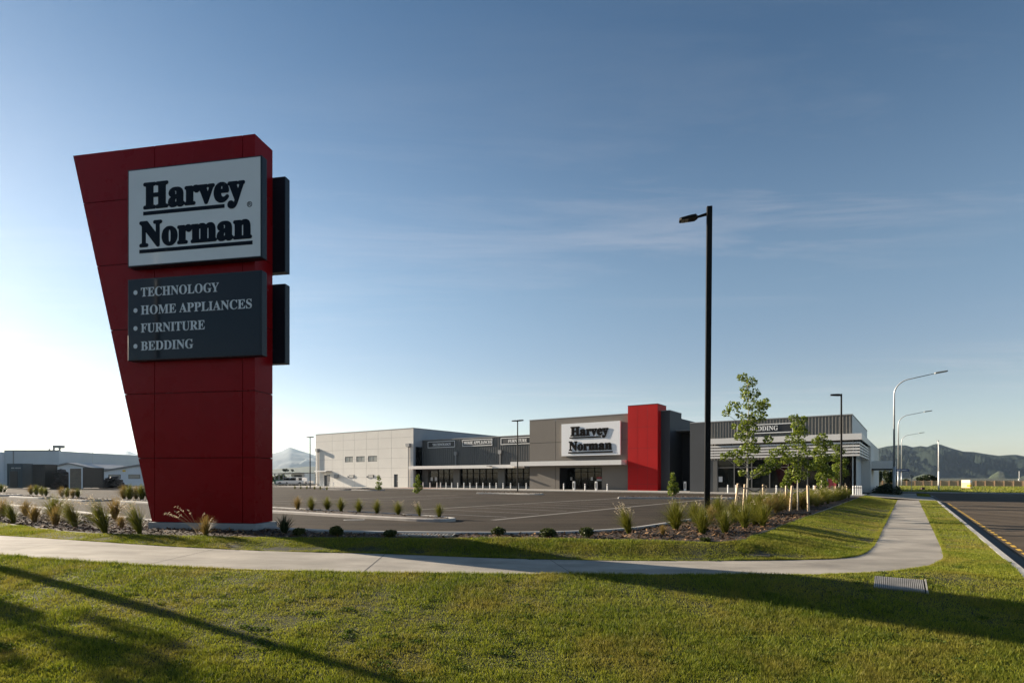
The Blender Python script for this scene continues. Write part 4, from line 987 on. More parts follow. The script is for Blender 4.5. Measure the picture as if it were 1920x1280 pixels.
b.box(x-.75, x+.8, Ys+1.9, Ys+3.4, zz0+.75, zz0+1.35); b.box(x-1.7, x-1.5, Ys+2, Ys+2.2, zz0, zz0+.6); shb(b, 'roof_tank', M['flash'], sh)
# sloping white shed
Yw = 140; ws_ = empty('white_shed', (X(145, Yw), Yw, 0), 0, 'pale blue-grey shed with a long roof sloping down to the right behind the scrap heap', 'shed')
b = MB(); b.prism([(X(109, Yw), 0), (X(181, Yw), 0), (X(181, Yw), Zt(870, Yw)), (X(109, Yw), Zt(851, Yw))], Yw, Yw+20, 'y'); shb(b, 'wall', M['shed'], ws_)
b = MB(); b.prism([(X(109, Yw), Zt(851, Yw)+.01), (X(182, Yw), Zt(870, Yw)+.01), (X(182, Yw), Zt(870, Yw)+.2), (X(109, Yw), Zt(851, Yw)+.2)], Yw-.3, Yw+20, 'y'); shb(b, 'roof', M['shedwhite'], ws_)
# low white office
Yo = 118; of_ = empty('white_office', (X(235, Yo), Yo, 0), 0, 'low white gabled office with dark windows half hidden behind the red sign', 'office building')
b = MB(); b.prism([(X(105, Yo), 0), (X(330, Yo), 0), (X(330, Yo), Zt(882, Yo)), (X(262, Yo), Zt(872.5, Yo)), (X(194, Yo), Zt(883.5, Yo)), (X(180, Yo), Zt(880, Yo)), (X(128, Yo), Zt(869, Yo)), (X(105, Yo), Zt(875, Yo))], Yo, Yo+14, 'y'); shb(b, 'wall', M['shedwhite'], of_)
b = MB(); t_ = .28
for a, c in (((194, 883.5), (262, 872.5)), ((262, 872.5), (330, 882)), ((105, 875), (128, 869)), ((128, 869), (180, 880))):
    xa, za, xb, zb_ = X(a[0], Yo), Zt(a[1], Yo), X(c[0], Yo), Zt(c[1], Yo); b.prism([(xa, za+.01), (xb, zb_+.01), (xb, zb_+t_), (xa, za+t_)], Yo-.4, Yo+14.2, 'y')
shb(b, 'roof', M['flash'], of_)
for a, c in ((203.5, 226.5), (241, 263)):
    b = MB(); b.box(X(a, Yo), X(c, Yo), Yo-.06, Yo-.005, Zt(897, Yo), Zt(889, Yo)); w1 = shb(b, 'window', M['alu'], of_)
    b = MB(); b.box(X(a, Yo)+.12, X(c, Yo)-.12, Yo-.075, Yo-.062, Zt(897, Yo)+.1, Zt(889, Yo)-.1); shb(b, 'pane', M['glassgrey'], of_).parent = w1
    w1.children[0].location = (0, 0, 0)
b = MB(); b.box(X(230, Yo), X(235.5, Yo), Yo-.06, Yo-.005, Zt(884, Yo), Zt(880.5, Yo)); shb(b, 'sign_plate', M['orange'], of_)
p = at(179.8, 876, 130); ma = empty('radio_mast', (p.x, 129, 0), 0, 'very thin radio mast rising behind the sloping pale shed', 'mast')
b = MB(); b.tube([(0, 0, 0), (0, 0, Zt(829, 129))], [.08, .04], 6); b.build('mast_tube', M['galv'], ma)
# scrap heap
def heap(px0, px1, Y, ztop, label, n=70):
    b = MB()
    for k in range(n):
        x = random.uniform(X(px0, Y), X(px1, Y)); cxx = (X(px0, Y)+X(px1, Y))/2; hw_ = (X(px1, Y)-X(px0, Y))/2
        zmx = ztop*max(.15, 1-((x-cxx)/hw_)**2); z = random.uniform(0, zmx); s = random.uniform(.15, .5)
        rot = Matrix.Rotation(random.uniform(0, 6), 3, Vector((random.random(), random.random(), random.random())).normalized())
        q = MB(); q.box(-s, s, -s*.4, s*.4, -s*.25, s*.25); b.add([rot @ Vector(p) + Vector((x, Y+random.uniform(-1, 1), z+zy)) for p in q.v], q.f)
    o = b.build('scrap_heap', M['rust']); o['label'] = label; tag(o, label, 'scrap heap', kind='stuff'); return o
heap(103, 132, 88, 2.6, 'dark heap of scrap metal between the slate and black containers', 120); heap(190, 232, 92, 1.6, 'low dark scrap heap in front of the white office', 110)
# yard right of the pylon
Yv = 150; yd = empty('yard_shed', (X(545, Yv), Yv, 0), 0, 'low white yard shed with a dark roof line beyond the warehouse end', 'shed')
b = MB(); b.box(X(546, Yv), X(571, Yv), Yv, Yv+8, 0, Zt(887, Yv)); shb(b, 'wall', M['shedwhite'], yd)
b = MB(); b.prism([(X(512, Yv), Zt(888.2, Yv)), (X(572, Yv), Zt(886.3, Yv)), (X(572, Yv), Zt(885.6, Yv)), (X(512, Yv), Zt(887.4, Yv))], Yv-3, Yv+8.5, 'y'); shb(b, 'roof', M['flash'], yd)
for px in (515, 523, 531, 539): b = MB(); b.box(X(px, Yv)-.1, X(px, Yv)+.1, Yv-2.8, Yv-2.6, 0, Zt(888.3, Yv)); shb(b, 'post', M['flash'], yd)
b = MB(); b.prism([(X(555, Yv), Zt(890, Yv)), (X(566, Yv), Zt(890, Yv)), (X(567, Yv), Zt(893, Yv)), (X(555, Yv), Zt(893, Yv))], Yv-1.2, Yv-.05, 'y'); shb(b, 'awning', M['charcoal'], yd)
Yg = 175; ys2 = empty('far_shed', (X(582, Yg), Yg, 0), 0, 'small distant shed with a bright roof edge just left of the warehouse corner', 'shed')
b = MB(); b.box(X(571.5, Yg), X(600, Yg), Yg, Yg+10, 0, Zt(893, Yg)); shb(b, 'wall', mat('weathered_wall', (.25, .24, .2), .8), ys2); b = MB(); b.box(X(571, Yg), X(601, Yg), Yg-.5, Yg+10.5, Zt(893, Yg)+.01, Zt(892, Yg)); shb(b, 'roof', M['signwhite'], ys2)
def ute(loc, rz, label, m):
    e = empty('parked_truck', loc, rz, label, 'truck', 'white trucks parked in the far yard')
    b = MB(); b.prism([(-2.4, .45), (2.35, .45), (2.4, .9), (1.6, 1.02), (1.0, 1.02), (.55, 1.68), (-.7, 1.72), (-.75, 1.0), (-2.4, .98)], -.85, .85, 'y'); b.build('body', m, e, bevel=.04)
    b = MB(); b.prism([(.95, 1.06), (.56, 1.6), (-.6, 1.62), (-.6, 1.06)], -.86, .86, 'y'); b.build('window', M['glass'], e)
    for x in (-1.5, 1.5):
        for y in (-.8, .8): b = MB(); b.tube([(x, y-.1, .36), (x, y+.1, .36)], .36, 14); b.build('wheel', M['tyre'], e)
    return e
for px, lab in ((544, 'white truck parked leftmost in the far yard beside the green skip'), (556.5, 'white truck parked in the far yard under the shed awning'), (566, 'white truck parked in the far yard beside the lamp post')):
    ute((X(px, 125), 125+random.uniform(-3, 3), .05), R(random.uniform(150, 210)), lab, M['carwhite'])
b = MB(); p = at(526, 905, 130); sk = empty('skip_bin', (p.x, 130, 0), 0, 'green steel skip bin in the far yard right of the red pylon', 'skip')
b.prism([(-.9, .1), (.9, .1), (1.25, 1.15), (-1.25, 1.15)], -.8, .8, 'y'); b.build('body', M['green'], sk); b = MB(); b.box(-1.3, 1.3, -.86, .86, 1.151, 1.23); b.build('rim', M['green'], sk)
fb = empty('yard_rail', (X(552, 108), 108, 0), R(-4), 'low pale rail along the edge of the far yard', 'rail')
b = MB(); b.box(-6, 5.5, -.05, .05, .45, .62); b.build('rail', M['kerb'], fb)
for k in range(6): b = MB(); b.box(-5.8+2.2*k, -5.65+2.2*k, .051, .15, -.05, .62); b.build('post', M['kerb'], fb)

# ================================================================= COVERS IN THE GROUND
pc = [hit(1640, 1081), hit(1731, 1088.5), hit(1735, 1112), hit(1638, 1102)]
c_ = sum((Vector(p) for p in pc), Vector())/4; zc_ = zt1(c_.x, c_.y)
po = empty('pit_cover', (c_.x, c_.y, zc_), 0, 'ribbed grey steel service pit cover set in the front lawn', 'pit cover')
A_, B_, C_, D_ = [Vector((p.x-c_.x, p.y-c_.y, 0)) for p in pc]
def zloc(q): return zt1(q.x+c_.x, q.y+c_.y)-zc_+.015
b = MB()
for P in ((A_, B_, C_, D_),):
    q = [Vector((p.x, p.y, zloc(p))) for p in P]; b.add(q+[p-Vector((0, 0, .08)) for p in q], [(0, 1, 2, 3), (0, 4, 5, 1), (1, 5, 6, 2), (2, 6, 7, 3), (3, 7, 4, 0)])
b.build('plate', M['plinth2'], po)
b = MB(); nR = 26
for k in range(nR):
    t0, t1 = (k+.2)/nR, (k+.75)/nR; q = [A_.lerp(B_, t0), A_.lerp(B_, t1), D_.lerp(C_, t1), D_.lerp(C_, t0)]
    q = [q[0].lerp(q[3], .03), q[1].lerp(q[2], .03), q[2].lerp(q[1], .03), q[3].lerp(q[0], .03)]
    q = [Vector((p.x, p.y, zloc(p)+.002)) for p in q]; b.add(q+[p+Vector((0, 0, .016)) for p in q], [(4, 5, 6, 7), (0, 1, 5, 4), (1, 2, 6, 5), (2, 3, 7, 6), (3, 0, 4, 7)])
b.build('rib', M['grate'], po)
b = MB(); q = [B_*1.05, B_*1.12, C_*1.12, C_*1.05]; q = [Vector((p.x, p.y, zloc(p)-.015)) for p in q]; b.add(q+[p+Vector((0, 0, .03)) for p in q], [(4, 5, 6, 7), (0, 1, 5, 4), (1, 2, 6, 5), (2, 3, 7, 6), (3, 0, 4, 7)]); b.build('frame', M['kerb'], po)
p = hit(1422, 1041); z = zt1(p.x, p.y); tb = empty('valve_box', (p.x, p.y, z), R(-20), 'small dark valve box lid in the lawn strip below the timber edging', 'valve box')
b = MB(); b.box(-.26, .26, -.13, .13, -.03, .03); b.build('collar', M['plinth2'], tb, bevel=.01); b = MB(); b.box(-.22, .22, -.09, .09, .031, .042); b.build('lid', M['black'], tb)
p = gp(656, 945, 0); mh = empty('manhole_cover', (p.x, p.y, 0), 0, 'flat dark oval looking manhole cover in the asphalt beyond the planted island', 'manhole cover')
p = gp(664, 974, 0); mh.location = (p.x, p.y, 0); mh['label'] = 'dark round manhole cover in the asphalt in front of the planted island'
b = MB(); b.tube([(0, 0, -.02), (0, 0, .006)], .42, 24); b.build('rim', M['plinth'], mh); b = MB(); b.tube([(0, 0, .0065), (0, 0, .010)], .36, 24); b.build('lid', M['joint'], mh)
p = gp(800, 1004.5, .05); dg = empty('drain_grate', (p.x, p.y, .05), R(-3), 'flat steel drain grate lying in the mulch between two round shrubs', 'drain grate')
b = MB(); 
for k in range(16): b.box(-.75+k*.1, -.72+k*.1, -.28, .28, 0.02, .05)
b.box(-.8, .8, -.31, -.281, .01, .055); b.box(-.8, .8, .281, .31, .01, .055); b.build('bars', M['grate'], dg)

# ================================================================= PLANTS
def blades(n, h, spread, wdt, lean=(0, 0), curve=.6, seed=0, hmin=.55, segs=4, base_r=.06):
    r = np.random.default_rng(seed); V = []; F = []; A = []
    for i in range(n):
        az = r.uniform(0, 2*math.pi); out = min(1.25, abs(r.normal(0, .62))); L_ = h*r.uniform(hmin, 1.08); b0 = base_r*math.sqrt(r.uniform(0, 1)); ba = r.uniform(0, 6.28)
        bx, by = b0*math.cos(ba), b0*math.sin(ba); dxx, dyy = math.cos(az), math.sin(az); rc = r.uniform(0, 1); w0 = wdt*r.uniform(.7, 1.3)
        tx, ty = -dyy, dxx; k0 = len(V); tw = r.uniform(-.8, .8)
        tx, ty = tx*math.cos(tw)+dxx*math.sin(tw), ty*math.cos(tw)+dyy*math.sin(tw)
        for s in range(segs+1):
            t = s/segs; o_ = spread*out*(t**(1+curve)); z = L_*(t - .42*out*out*t**2.2)
            px_, py_ = bx+dxx*o_+lean[0]*t**1.6*h, by+dyy*o_+lean[1]*t**1.6*h; ww = w0*(1-t**1.5)*.5+.0008
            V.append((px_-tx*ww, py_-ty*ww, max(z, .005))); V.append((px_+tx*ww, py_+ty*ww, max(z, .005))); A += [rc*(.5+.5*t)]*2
        for s in range(segs): a = k0+2*s; F += [(a, a+1, a+3), (a, a+3, a+2)]
    return np.array(V), np.array(F), np.array(A)
def plumes(n, h, spread, lean=(0, 0), seed=0):
    """fine flower stalks with pale feathery tips"""
    r = np.random.default_rng(seed); V = []; F = []; A = []
    for i in range(n):
        az = r.uniform(0, 6.28); out = r.uniform(.3, 1.1); L_ = h*r.uniform(.9, 1.25); d = np.array([math.cos(az), math.sin(az)]); pts_ = []
        for s in range(5):
            t = s/4; q = d*spread*out*t**1.6 + np.array(lean)*t**1.6*h; pts_.append((q[0], q[1], L_*(t-.18*out*t**2)))
        k0 = len(V)
        for p_ in pts_: V += [(p_[0]-.0025, p_[1], p_[2]), (p_[0]+.0025, p_[1], p_[2])]; A += [.1, .1]
        for s in range(4): a = k0+2*s; F += [(a, a+1, a+3), (a, a+3, a+2)]
        for q in range(9):
            t = r.uniform(.8, 1.02); c = np.array(pts_[3])*(1-(t-.75)*4)+np.array(pts_[4])*((t-.75)*4) if t <= 1 else np.array(pts_[4]); k0 = len(V); o_ = r.normal(0, .018, 3)
            V += [tuple(c), tuple(c+o_+[.012, 0, .02]), tuple(c+o_*1.6+[-.004, .01, -.006])]; A += [r.uniform(.3, 1)]*3; F.append((k0, k0+1, k0+2))
    return np.array(V), np.array(F), np.array(A)
def plant_obj(name, parts_, loc, label, cat, group, rz=0, sc_=1.0):
    e = empty(name, loc, rz, label, cat, group); e.scale = (sc_,)*3
    for pn, (V, F, A), m in parts_: np_mesh(pn, V, F, m, {'rnd': A}, e)
    return e
protos = {}
def tussock(kind, loc, label, group, rz=None, s=1.0):
    rz = random.uniform(0, 6.28) if rz is None else rz
    k = kind if kind in ('dry', 'green', 'lean', 'wide', 'flax') else 'green'
    if k not in protos: protos[k] = []
    if len(protos[k]) < 4:
        sd_ = len(protos[k])*7+{'green': 1, 'dry': 101, 'lean': 201, 'wide': 301, 'flax': 401}[k]
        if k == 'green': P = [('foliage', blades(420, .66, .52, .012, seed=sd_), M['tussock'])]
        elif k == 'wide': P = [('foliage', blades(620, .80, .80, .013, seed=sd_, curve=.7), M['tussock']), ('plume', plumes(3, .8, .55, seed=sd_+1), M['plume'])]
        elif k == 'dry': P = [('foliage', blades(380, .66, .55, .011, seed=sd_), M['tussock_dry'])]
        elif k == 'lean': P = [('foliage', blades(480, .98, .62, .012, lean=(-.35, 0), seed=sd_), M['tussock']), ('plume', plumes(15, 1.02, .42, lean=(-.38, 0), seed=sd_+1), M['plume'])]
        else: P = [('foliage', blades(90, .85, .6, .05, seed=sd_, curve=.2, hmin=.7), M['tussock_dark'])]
        e = plant_obj('grass_tussock' if k != 'flax' else 'flax_plant', P, loc, label, 'grass tussock' if k != 'flax' else 'flax', group, rz, s); protos[k].append(e)
    else:
        e = copy_tree(random.choice(protos[k])); e.location = loc; e.rotation_euler = (0, 0, rz); e.scale = (s,)*3; e['label'] = label
        if group: e['group'] = group
    return e
# planted island behind the shrubs
IP = [(558, 954, 'dry'), (584, 955.6, 'green'), (614, 956, 'green'), (639.5, 958, 'green'), (673, 959.7, 'green'), (707, 961.6, 'green'), (746.5, 964, 'wide'), (787, 967, 'lean'), (823.7, 968.6, 'green')]
for i, (px, py, k) in enumerate(IP):
    h_px = 24 if k == 'green' else 23; p = gp(px, py, .1); base_h = {'green': .62, 'dry': .62, 'wide': .75, 'lean': .95}[k]
    lab = 'yellowing tussock at the end of the planted island nearest the red sign' if i == 0 else f'green tussock on the planted island, {ordw(8-i)} from the kerb nose' if i < 8 else 'bushy green tussock at the kerb nose of the planted island'
    tussock(k, (p.x, p.y, .09), lab, 'tussocks on the planted island', s=(h_px*p.y/FPX)/base_h*1.05)
# bed left of the pylon
LP = [(25, 981, 'lean', 40), (-30, 975, 'lean', 45), (65, 979, 'dry', 34), (103, 976, 'wide', 46), (104, 985, 'dry', 36), (142, 989, 'lean', 52), (197, 999, 'lean', 62), (215, 972, 'dry', 40), (262, 1001, 'lean', 56), (5, 968, 'dry', 34), (48, 967, 'dry', 30), (228, 990, 'dry', 26)]
labs = ['seeding tussock nearest the left edge of the photo in front of the mowing edge', 'seeding tussock just outside the left edge', 'straw coloured tussock between the leftmost seeding tussock and the tall dark one', 'wide dark green tussock with white seed heads against the car park kerb',
        'orange tinted tussock directly below the wide dark green one', 'leaning dark green tussock with seed heads right of the orange tinted one', 'tallest leaning green tussock halfway between left edge and red sign', 'pale dry tussock close to the kerb left of the red sign',
        'leaning thin tussock right beside the concrete base of the red sign', 'pale dry tussock at the left edge against the kerb', 'pale dry clump by the kerb above the straw coloured tussock', 'low dry clump on the mulch left of the leaning thin tussock']
for (px, py, k, hp), lab in zip(LP, labs):
    p = gp(px, py, .05); bh = {'green': .62, 'dry': .62, 'wide': .75, 'lean': .95}[k]
    tussock(k, (p.x, p.y, .05), lab, 'tussocks in the mulch bed left of the red sign', rz=random.uniform(-.3, .3) if k == 'lean' else None, s=hp*p.y/FPX/bh*1.0)
p = gp(386, 1004.5, .05); tussock('dry', (p.x, p.y, .05), 'thin straw tussock in front of the concrete base of the red sign', None, s=.9)
plant_obj('seed_stalk_clump', [('plume', plumes(9, .75, .6, lean=(-.5, 0), seed=9), M['plume'])], (p.x-.25, p.y+.05, .05), 'long pale bent flower stalks in front of the red sign base', 'grass tussock', None)
p = gp(533, 1000, .05); tussock('flax', (p.x, p.y, .05), 'dark spiky flax plant at the right corner of the red sign base', None, s=.72)
# islands at far left
FL = [(58, 926.5, 18, 'dry'), (68, 927, 19, 'green'), (78, 928, 17, 'green'), (86, 928.5, 15, 'green'), (116, 931, 19, 'dry'), (126, 932, 18, 'green'), (136, 932.5, 17, 'dry'), (146, 932.5, 18, 'green'),
      (232, 935, 26, 'dry'), (243, 935.5, 28, 'green'), (255, 935, 25, 'dry'), (266, 936, 28, 'green'), (278, 936, 26, 'green'), (2, 922.5, 16, 'green'), (8, 922, 14, 'green'), (-9, 922, 16, 'green')]
cnt_ = {}
for i, (px, py, hp, k) in enumerate(FL):
    p = gp(px, py, .1); g_ = 'left island' if px < 30 else 'second island' if px < 100 else 'third island' if px < 200 else 'island half hidden by the red sign'
    lab = {'left island': 'green tussock in the cluster on the island cut by the left edge', 'second island': 'tussock in the cluster before the teal container', 'third island': 'tussock in the cluster before the black container',
           'island half hidden by the red sign': 'tussock in the taller cluster touching the red sign'}[g_]
    cnt_[g_] = cnt_.get(g_, 0)+1; lab = lab.replace('tussock in', f'tussock, {ordw(cnt_[g_]-1)} from its left end, in', 1) if g_ != 'left island' else lab
    tussock(k, (p.x, p.y, .09), lab, 'tussock cluster on the ' + g_, s=hp*p.y/FPX/.62)
for i, (px, py, hp, lab) in enumerate(((160, 912, 7, 'larger round weed at the foot of the black container'), (168.5, 912.5, 5, 'smaller round weed at the foot of the black container'), (21, 914, 6, 'weedy clump at the foot of the teal container'))):
    p = gp(px, py+.5, .0); tussock('green', (p.x, p.y, .02), lab, None, s=hp*p.y/FPX/.5)
# small clumps on the island by the warehouse end
for i, (px, py) in enumerate(((553, 916.5), (564, 916.5), (575.5, 916.5), (590, 917), (600.5, 917), (613, 918.5))):
    p = gp(px, py, .05); tussock('green', (p.x, p.y, .05), f'small dark tussock near the two-headed lamp by the warehouse end, {ordw(i)} from the left', 'small tussocks by the warehouse end', s=.75)
# right-hand bed: the individually visible ones
RB = [(1179, 1001, 'lean', 46, 'slim tussock with pale seed stalks standing alone near the kerb of the right bed'), (1267, 993, 'wide', 48, 'big dense green tussock left of the tall black lamp post'), (1303, 981, 'wide', 36, 'green tussock between the big dense one and the lamp post'),
      (1317, 1001, 'green', 46, 'upright bright green tussock at the front of the lamp post foot'), (1347, 974, 'wide', 38, 'broad tussock just right of the lamp post behind the mulch'), (1359, 999, 'green', 40, 'bright green tussock at the edge of the mulch below the first leaning stake'),
      (1377, 981, 'wide', 38, 'tussock around the foot of the first leaning stake'), (1396, 990, 'green', 40, 'tussock in front of the trunk of the tallest staked tree'), (1416, 984, 'wide', 42, 'dark green tussock right of the tallest staked tree'),
      (1430, 987, 'green', 38, 'tussock at the mulch edge below the third stake of the tallest tree'), (1333, 976, 'dry', 26, 'low dry tussock at the back of the lamp post foot'), (1243, 1003, 'dry', 18, 'low straw tuft on the mulch in front of the big dense tussock')]
for px, py, k, hp, lab in RB:
    p = gp(px, py, .05); bh = {'green': .62, 'dry': .62, 'wide': .75, 'lean': .95}[k]
    tussock(k, (p.x, p.y, .05), lab, 'tussocks in the bed right of the lamp post', s=hp*p.y/FPX/bh*1.12)
rr = random.Random(5)
for j, uu in enumerate((-5.9, -5.1, -4.45)):
    v = 27.2+j*.5
    while v < 55:
        u = uu + .25*rr.uniform(-1, 1) + max(0, (v-40)*.012)
        if not (j == 2 and v < 33):
            k = rr.choices(['green', 'wide', 'dry'], [4, 3, 2])[0]
            q_ = {'green': 'upright green', 'wide': 'broad spreading', 'dry': 'straw coloured'}[k]+' '
            lab = q_ + 'tussock in the dense middle run of the right bed among the tree stakes' if v < 40 else q_ + 'tussock in the golden far run of the right bed towards the driveway'
            tussock(k, tuple(uv(u, v, .05)), lab, 'dense tussock rows among the staked trees', s=rr.uniform(.95, 1.35))
        v += rr.uniform(.55, .85)
# round shrubs on the gravelly mulch
def leaf_cloud(centres, n, size, seed=0, flat=.0):
    """leaf-like faces spread through several ellipsoid clumps: (x,y,z,rx,ry,rz,share)"""
    r = np.random.default_rng(seed); V = []; F = []; A = []
    for c in centres:
        m_ = max(4, int(n*c[6])); d = r.normal(0, 1, (m_, 3)); d /= np.linalg.norm(d, axis=1)[:, None]; rad = r.uniform(.25, 1, (m_, 1))**.45
        P = np.array(c[:3]) + d*rad*np.array(c[3:6]); sz = size*r.uniform(.6, 1.35, m_)
        n1_ = r.normal(0, 1, (m_, 3)) + d*.6; n1_ /= np.linalg.norm(n1_, axis=1)[:, None]; t_ = np.cross(n1_, r.normal(0, 1, (m_, 3))); t_ /= np.linalg.norm(t_, axis=1)[:, None]; b_ = np.cross(n1_, t_)
        k0 = len(V)*1; s_ = sz[:, None]
        q = np.stack([P-t_*s_*.5, P-b_*s_*.38+n1_*s_*.08, P+t_*s_*.5-n1_*s_*.1, P+b_*s_*.38+n1_*s_*.08], 1)
        base_ = sum(len(x) for x in V); V.append(q.reshape(-1, 3)); idx = base_+np.arange(m_)[:, None]*4
        F.append(np.concatenate([idx+np.array([[0, 1, 2]]), idx+np.array([[0, 2, 3]])], 0)); A.append(np.repeat(r.uniform(0, 1, m_), 4))
    return np.concatenate(V), np.concatenate(F), np.concatenate(A)
SH = [(560, 1004, 24, 15, 'dark low round shrub in the shadow right of the flax plant'), (630.5, 1004, 27, 19, 'rounded green shrub at the kerb, first from the flax in full light'), (731, 1006, 27, 13, 'low flat green shrub left of the drain grate'), (934.5, 1003, 28, 16, 'rounded green shrub midway along the kerb right of the drain grate'),
      (1027.5, 1006, 33, 17, 'wide rounded green shrub left of the last round one'), (1100.5, 1007.5, 28, 20, 'last round green shrub before the right bed curves away'), (1322, 1014, 20, 6, 'tiny dark shrub at the lawn edge below the lamp post')]
for i, (px, py, wp, hp, lab) in enumerate(SH):
    p = gp(px, py, .05); rx = wp*p.y/FPX/2; hz = hp*p.y/FPX; r = random.Random(i)
    cs = [(0, 0, hz*.5, rx*.85, rx*.85, hz*.5, .6)] + [(rx*.7*math.cos(a), rx*.7*math.sin(a), hz*r.uniform(.35, .65), rx*.35, rx*.35, hz*.36, .08) for a in (0.3, 1.6, 2.9, 4.1, 5.3)]
    plant_obj('round_shrub', [('foliage', leaf_cloud(cs, 900, .055, 30+i), M['bush'])], (p.x, p.y, .05), lab, 'shrub', 'round shrubs along the car park kerb')
# saplings and staked trees
def tree(name, px, Y, z0, clumps, label, group, tw=.035, leaf=.13, dens=1.0, seed=0, stem_m='bark', bend=0.0):
    x0_ = X(px, Y); e = empty(name, (x0_, Y, z0), 0, label, 'tree', group); r = random.Random(seed); S = Y/FPX
    top = min(c[1] for c in clumps); ztop = H+(CY-top)*S-z0
    b = MB(); pts_ = [(0, 0, -.1)]; nseg = 8
    for k in range(1, nseg+1): pts_.append((bend*math.sin(k*1.3)*.4+r.uniform(-.02, .02)*k*.5, r.uniform(-.02, .02)*k*.5, ztop*.97*k/nseg))
    b.tube(pts_, [tw*(1-.85*k/nseg) for k in range(nseg+1)], 8); tr_ = b.build('trunk', M[stem_m], e, smooth=True)
    cs = []; br = MB()
    for cx_, cy_, cr in clumps:
        dx_ = (cx_-px)*S; dz = H+(CY-cy_)*S-z0; dyy = r.uniform(-.5, .5)*max(abs(dx_), cr*S*1.2); R_ = cr*S
        cs.append((dx_, dyy, dz, R_*1.15, R_*1.15, R_*.95, (cr*S)**2))
        zb_ = max(ztop*.22, dz-abs(dx_)*.5-.12); f = min(nseg-.01, zb_/(ztop*.97)*nseg); k = int(f); t = f-k
        p0 = Vector(pts_[k]).lerp(Vector(pts_[min(k+1, nseg)]), t); p1 = Vector((dx_, dyy, dz)); m_ = p0.lerp(p1, .5)+Vector((0, 0, -.04*(p1-p0).length))
        br.tube([p0, m_, p1, p1+(p1-p0)*.15], [tw*.3, tw*.22, tw*.14, .003], 5)
    br.build('branch', M[stem_m], e)
    tot = sum(c[6] for c in cs); n = int(tot*dens*780/ (leaf/.13)**2)
    cs = [(*c[:6], c[6]/tot) for c in cs]
    V, F, A = leaf_cloud(cs, n, leaf, seed+50); np_mesh('crown', V, F, M['leaf'], {'rnd': A}, e); return e
TG = 'young trees tied to timber stakes in the right bed'
T1 = [(1391, 708, 9), (1411, 715, 11), (1398, 728, 8), (1412, 738, 10), (1396, 742, 9), (1408, 758, 13), (1440, 755, 12), (1428, 762, 10), (1372, 763, 12), (1360, 775, 7), (1383, 778, 7), (1420, 780, 14), (1402, 786, 12), (1408, 803, 13), (1392, 800, 9), (1372, 800, 6),
      (1385, 818, 10), (1405, 825, 12), (1437, 824, 9), (1398, 843, 14), (1382, 850, 11), (1416, 842, 10), (1370, 851, 6), (1352, 856, 8), (1388, 864, 9), (1408, 860, 9), (1445, 870, 12), (1430, 880, 12), (1418, 888, 9), (1392, 886, 7), (1455, 862, 10)]
tree('staked_tree', 1401.5, 28.2, .05, T1, 'tallest staked young tree, just right of the black lamp post before the BEDDING sign', TG, .055, .115, 1.6, 1)
T2 = [(1490, 783, 8), (1506, 787, 8), (1495, 798, 11), (1503, 810, 11), (1490, 815, 9), (1474, 824, 8), (1497, 832, 13), (1466, 843, 11), (1450, 848, 9), (1512, 846, 11), (1482, 856, 12), (1498, 864, 13), (1470, 862, 9), (1514, 872, 11), (1488, 880, 11), (1503, 890, 10), (1492, 898, 7), (1456, 868, 7)]
tree('staked_tree', 1496, 29.0, .05, T2, 'second tallest staked young tree, between the tallest tree and the two far ones', TG, .045, .11, 1.6, 2)
T3 = [(1542, 819, 9), (1533, 827, 8), (1551, 832, 9), (1540, 843, 11), (1549, 858, 10), (1534, 862, 10), (1526, 875, 8), (1543, 877, 11), (1553, 888, 9), (1536, 893, 10), (1545, 906, 9), (1540, 918, 8), (1527, 850, 6)]
tree('staked_tree', 1541, 42, .05, T3, 'dense dark staked young tree left of the single-headed lamp post', TG, .05, .12, 2.4, 3)
T4 = [(1569, 838, 7), (1578, 846, 8), (1568, 857, 9), (1579, 865, 9), (1571, 876, 11), (1582, 886, 9), (1564, 890, 9), (1573, 898, 9)]
tree('staked_tree', 1573.5, 46, .05, T4, 'narrow staked young tree directly in front of the single-headed lamp post', TG, .05, .12, 2.4, 4)
SG = 'small saplings in the car park islands'
tree('sapling', 1474.5, 50, .08, [(1475, 884, 4), (1476, 892, 5), (1472, 898, 5), (1480, 903, 6), (1470, 908, 6), (1476, 912, 7)], 'small bushy sapling standing behind the second staked tree', SG, .03, .13, 3, 5)
p = gp(1262, 929, .1); tree('sapling', 1262, p.y, .1, [(1260, 889, 4), (1262, 896, 5), (1259, 904, 5), (1265, 908, 6), (1258, 914, 6), (1267, 918, 7), (1260, 924, 7)], 'small bushy sapling in front of the charcoal block beside the red tower', SG, .03, .13, 3, 6)
p = gp(783, 923, .1); tree('sapling', 783, p.y, .1, [(784, 892, 3), (782, 898, 4), (786, 903, 4), (780, 909, 5), (786, 914, 6), (781, 919, 6)], 'bushy yellow-green sapling at the warehouse corner before the technology wing', SG, .03, .13, 3, 7)
p = gp(710, 919, .1); tree('sapling', 710, p.y, .1, [(710, 893, 3), (711, 897, 4), (708, 905, 3), (712, 906, 4), (709, 913, 5), (712, 915, 4)], 'sparse thin sapling in front of the white warehouse wall', SG, .03, .12, 2, 8)
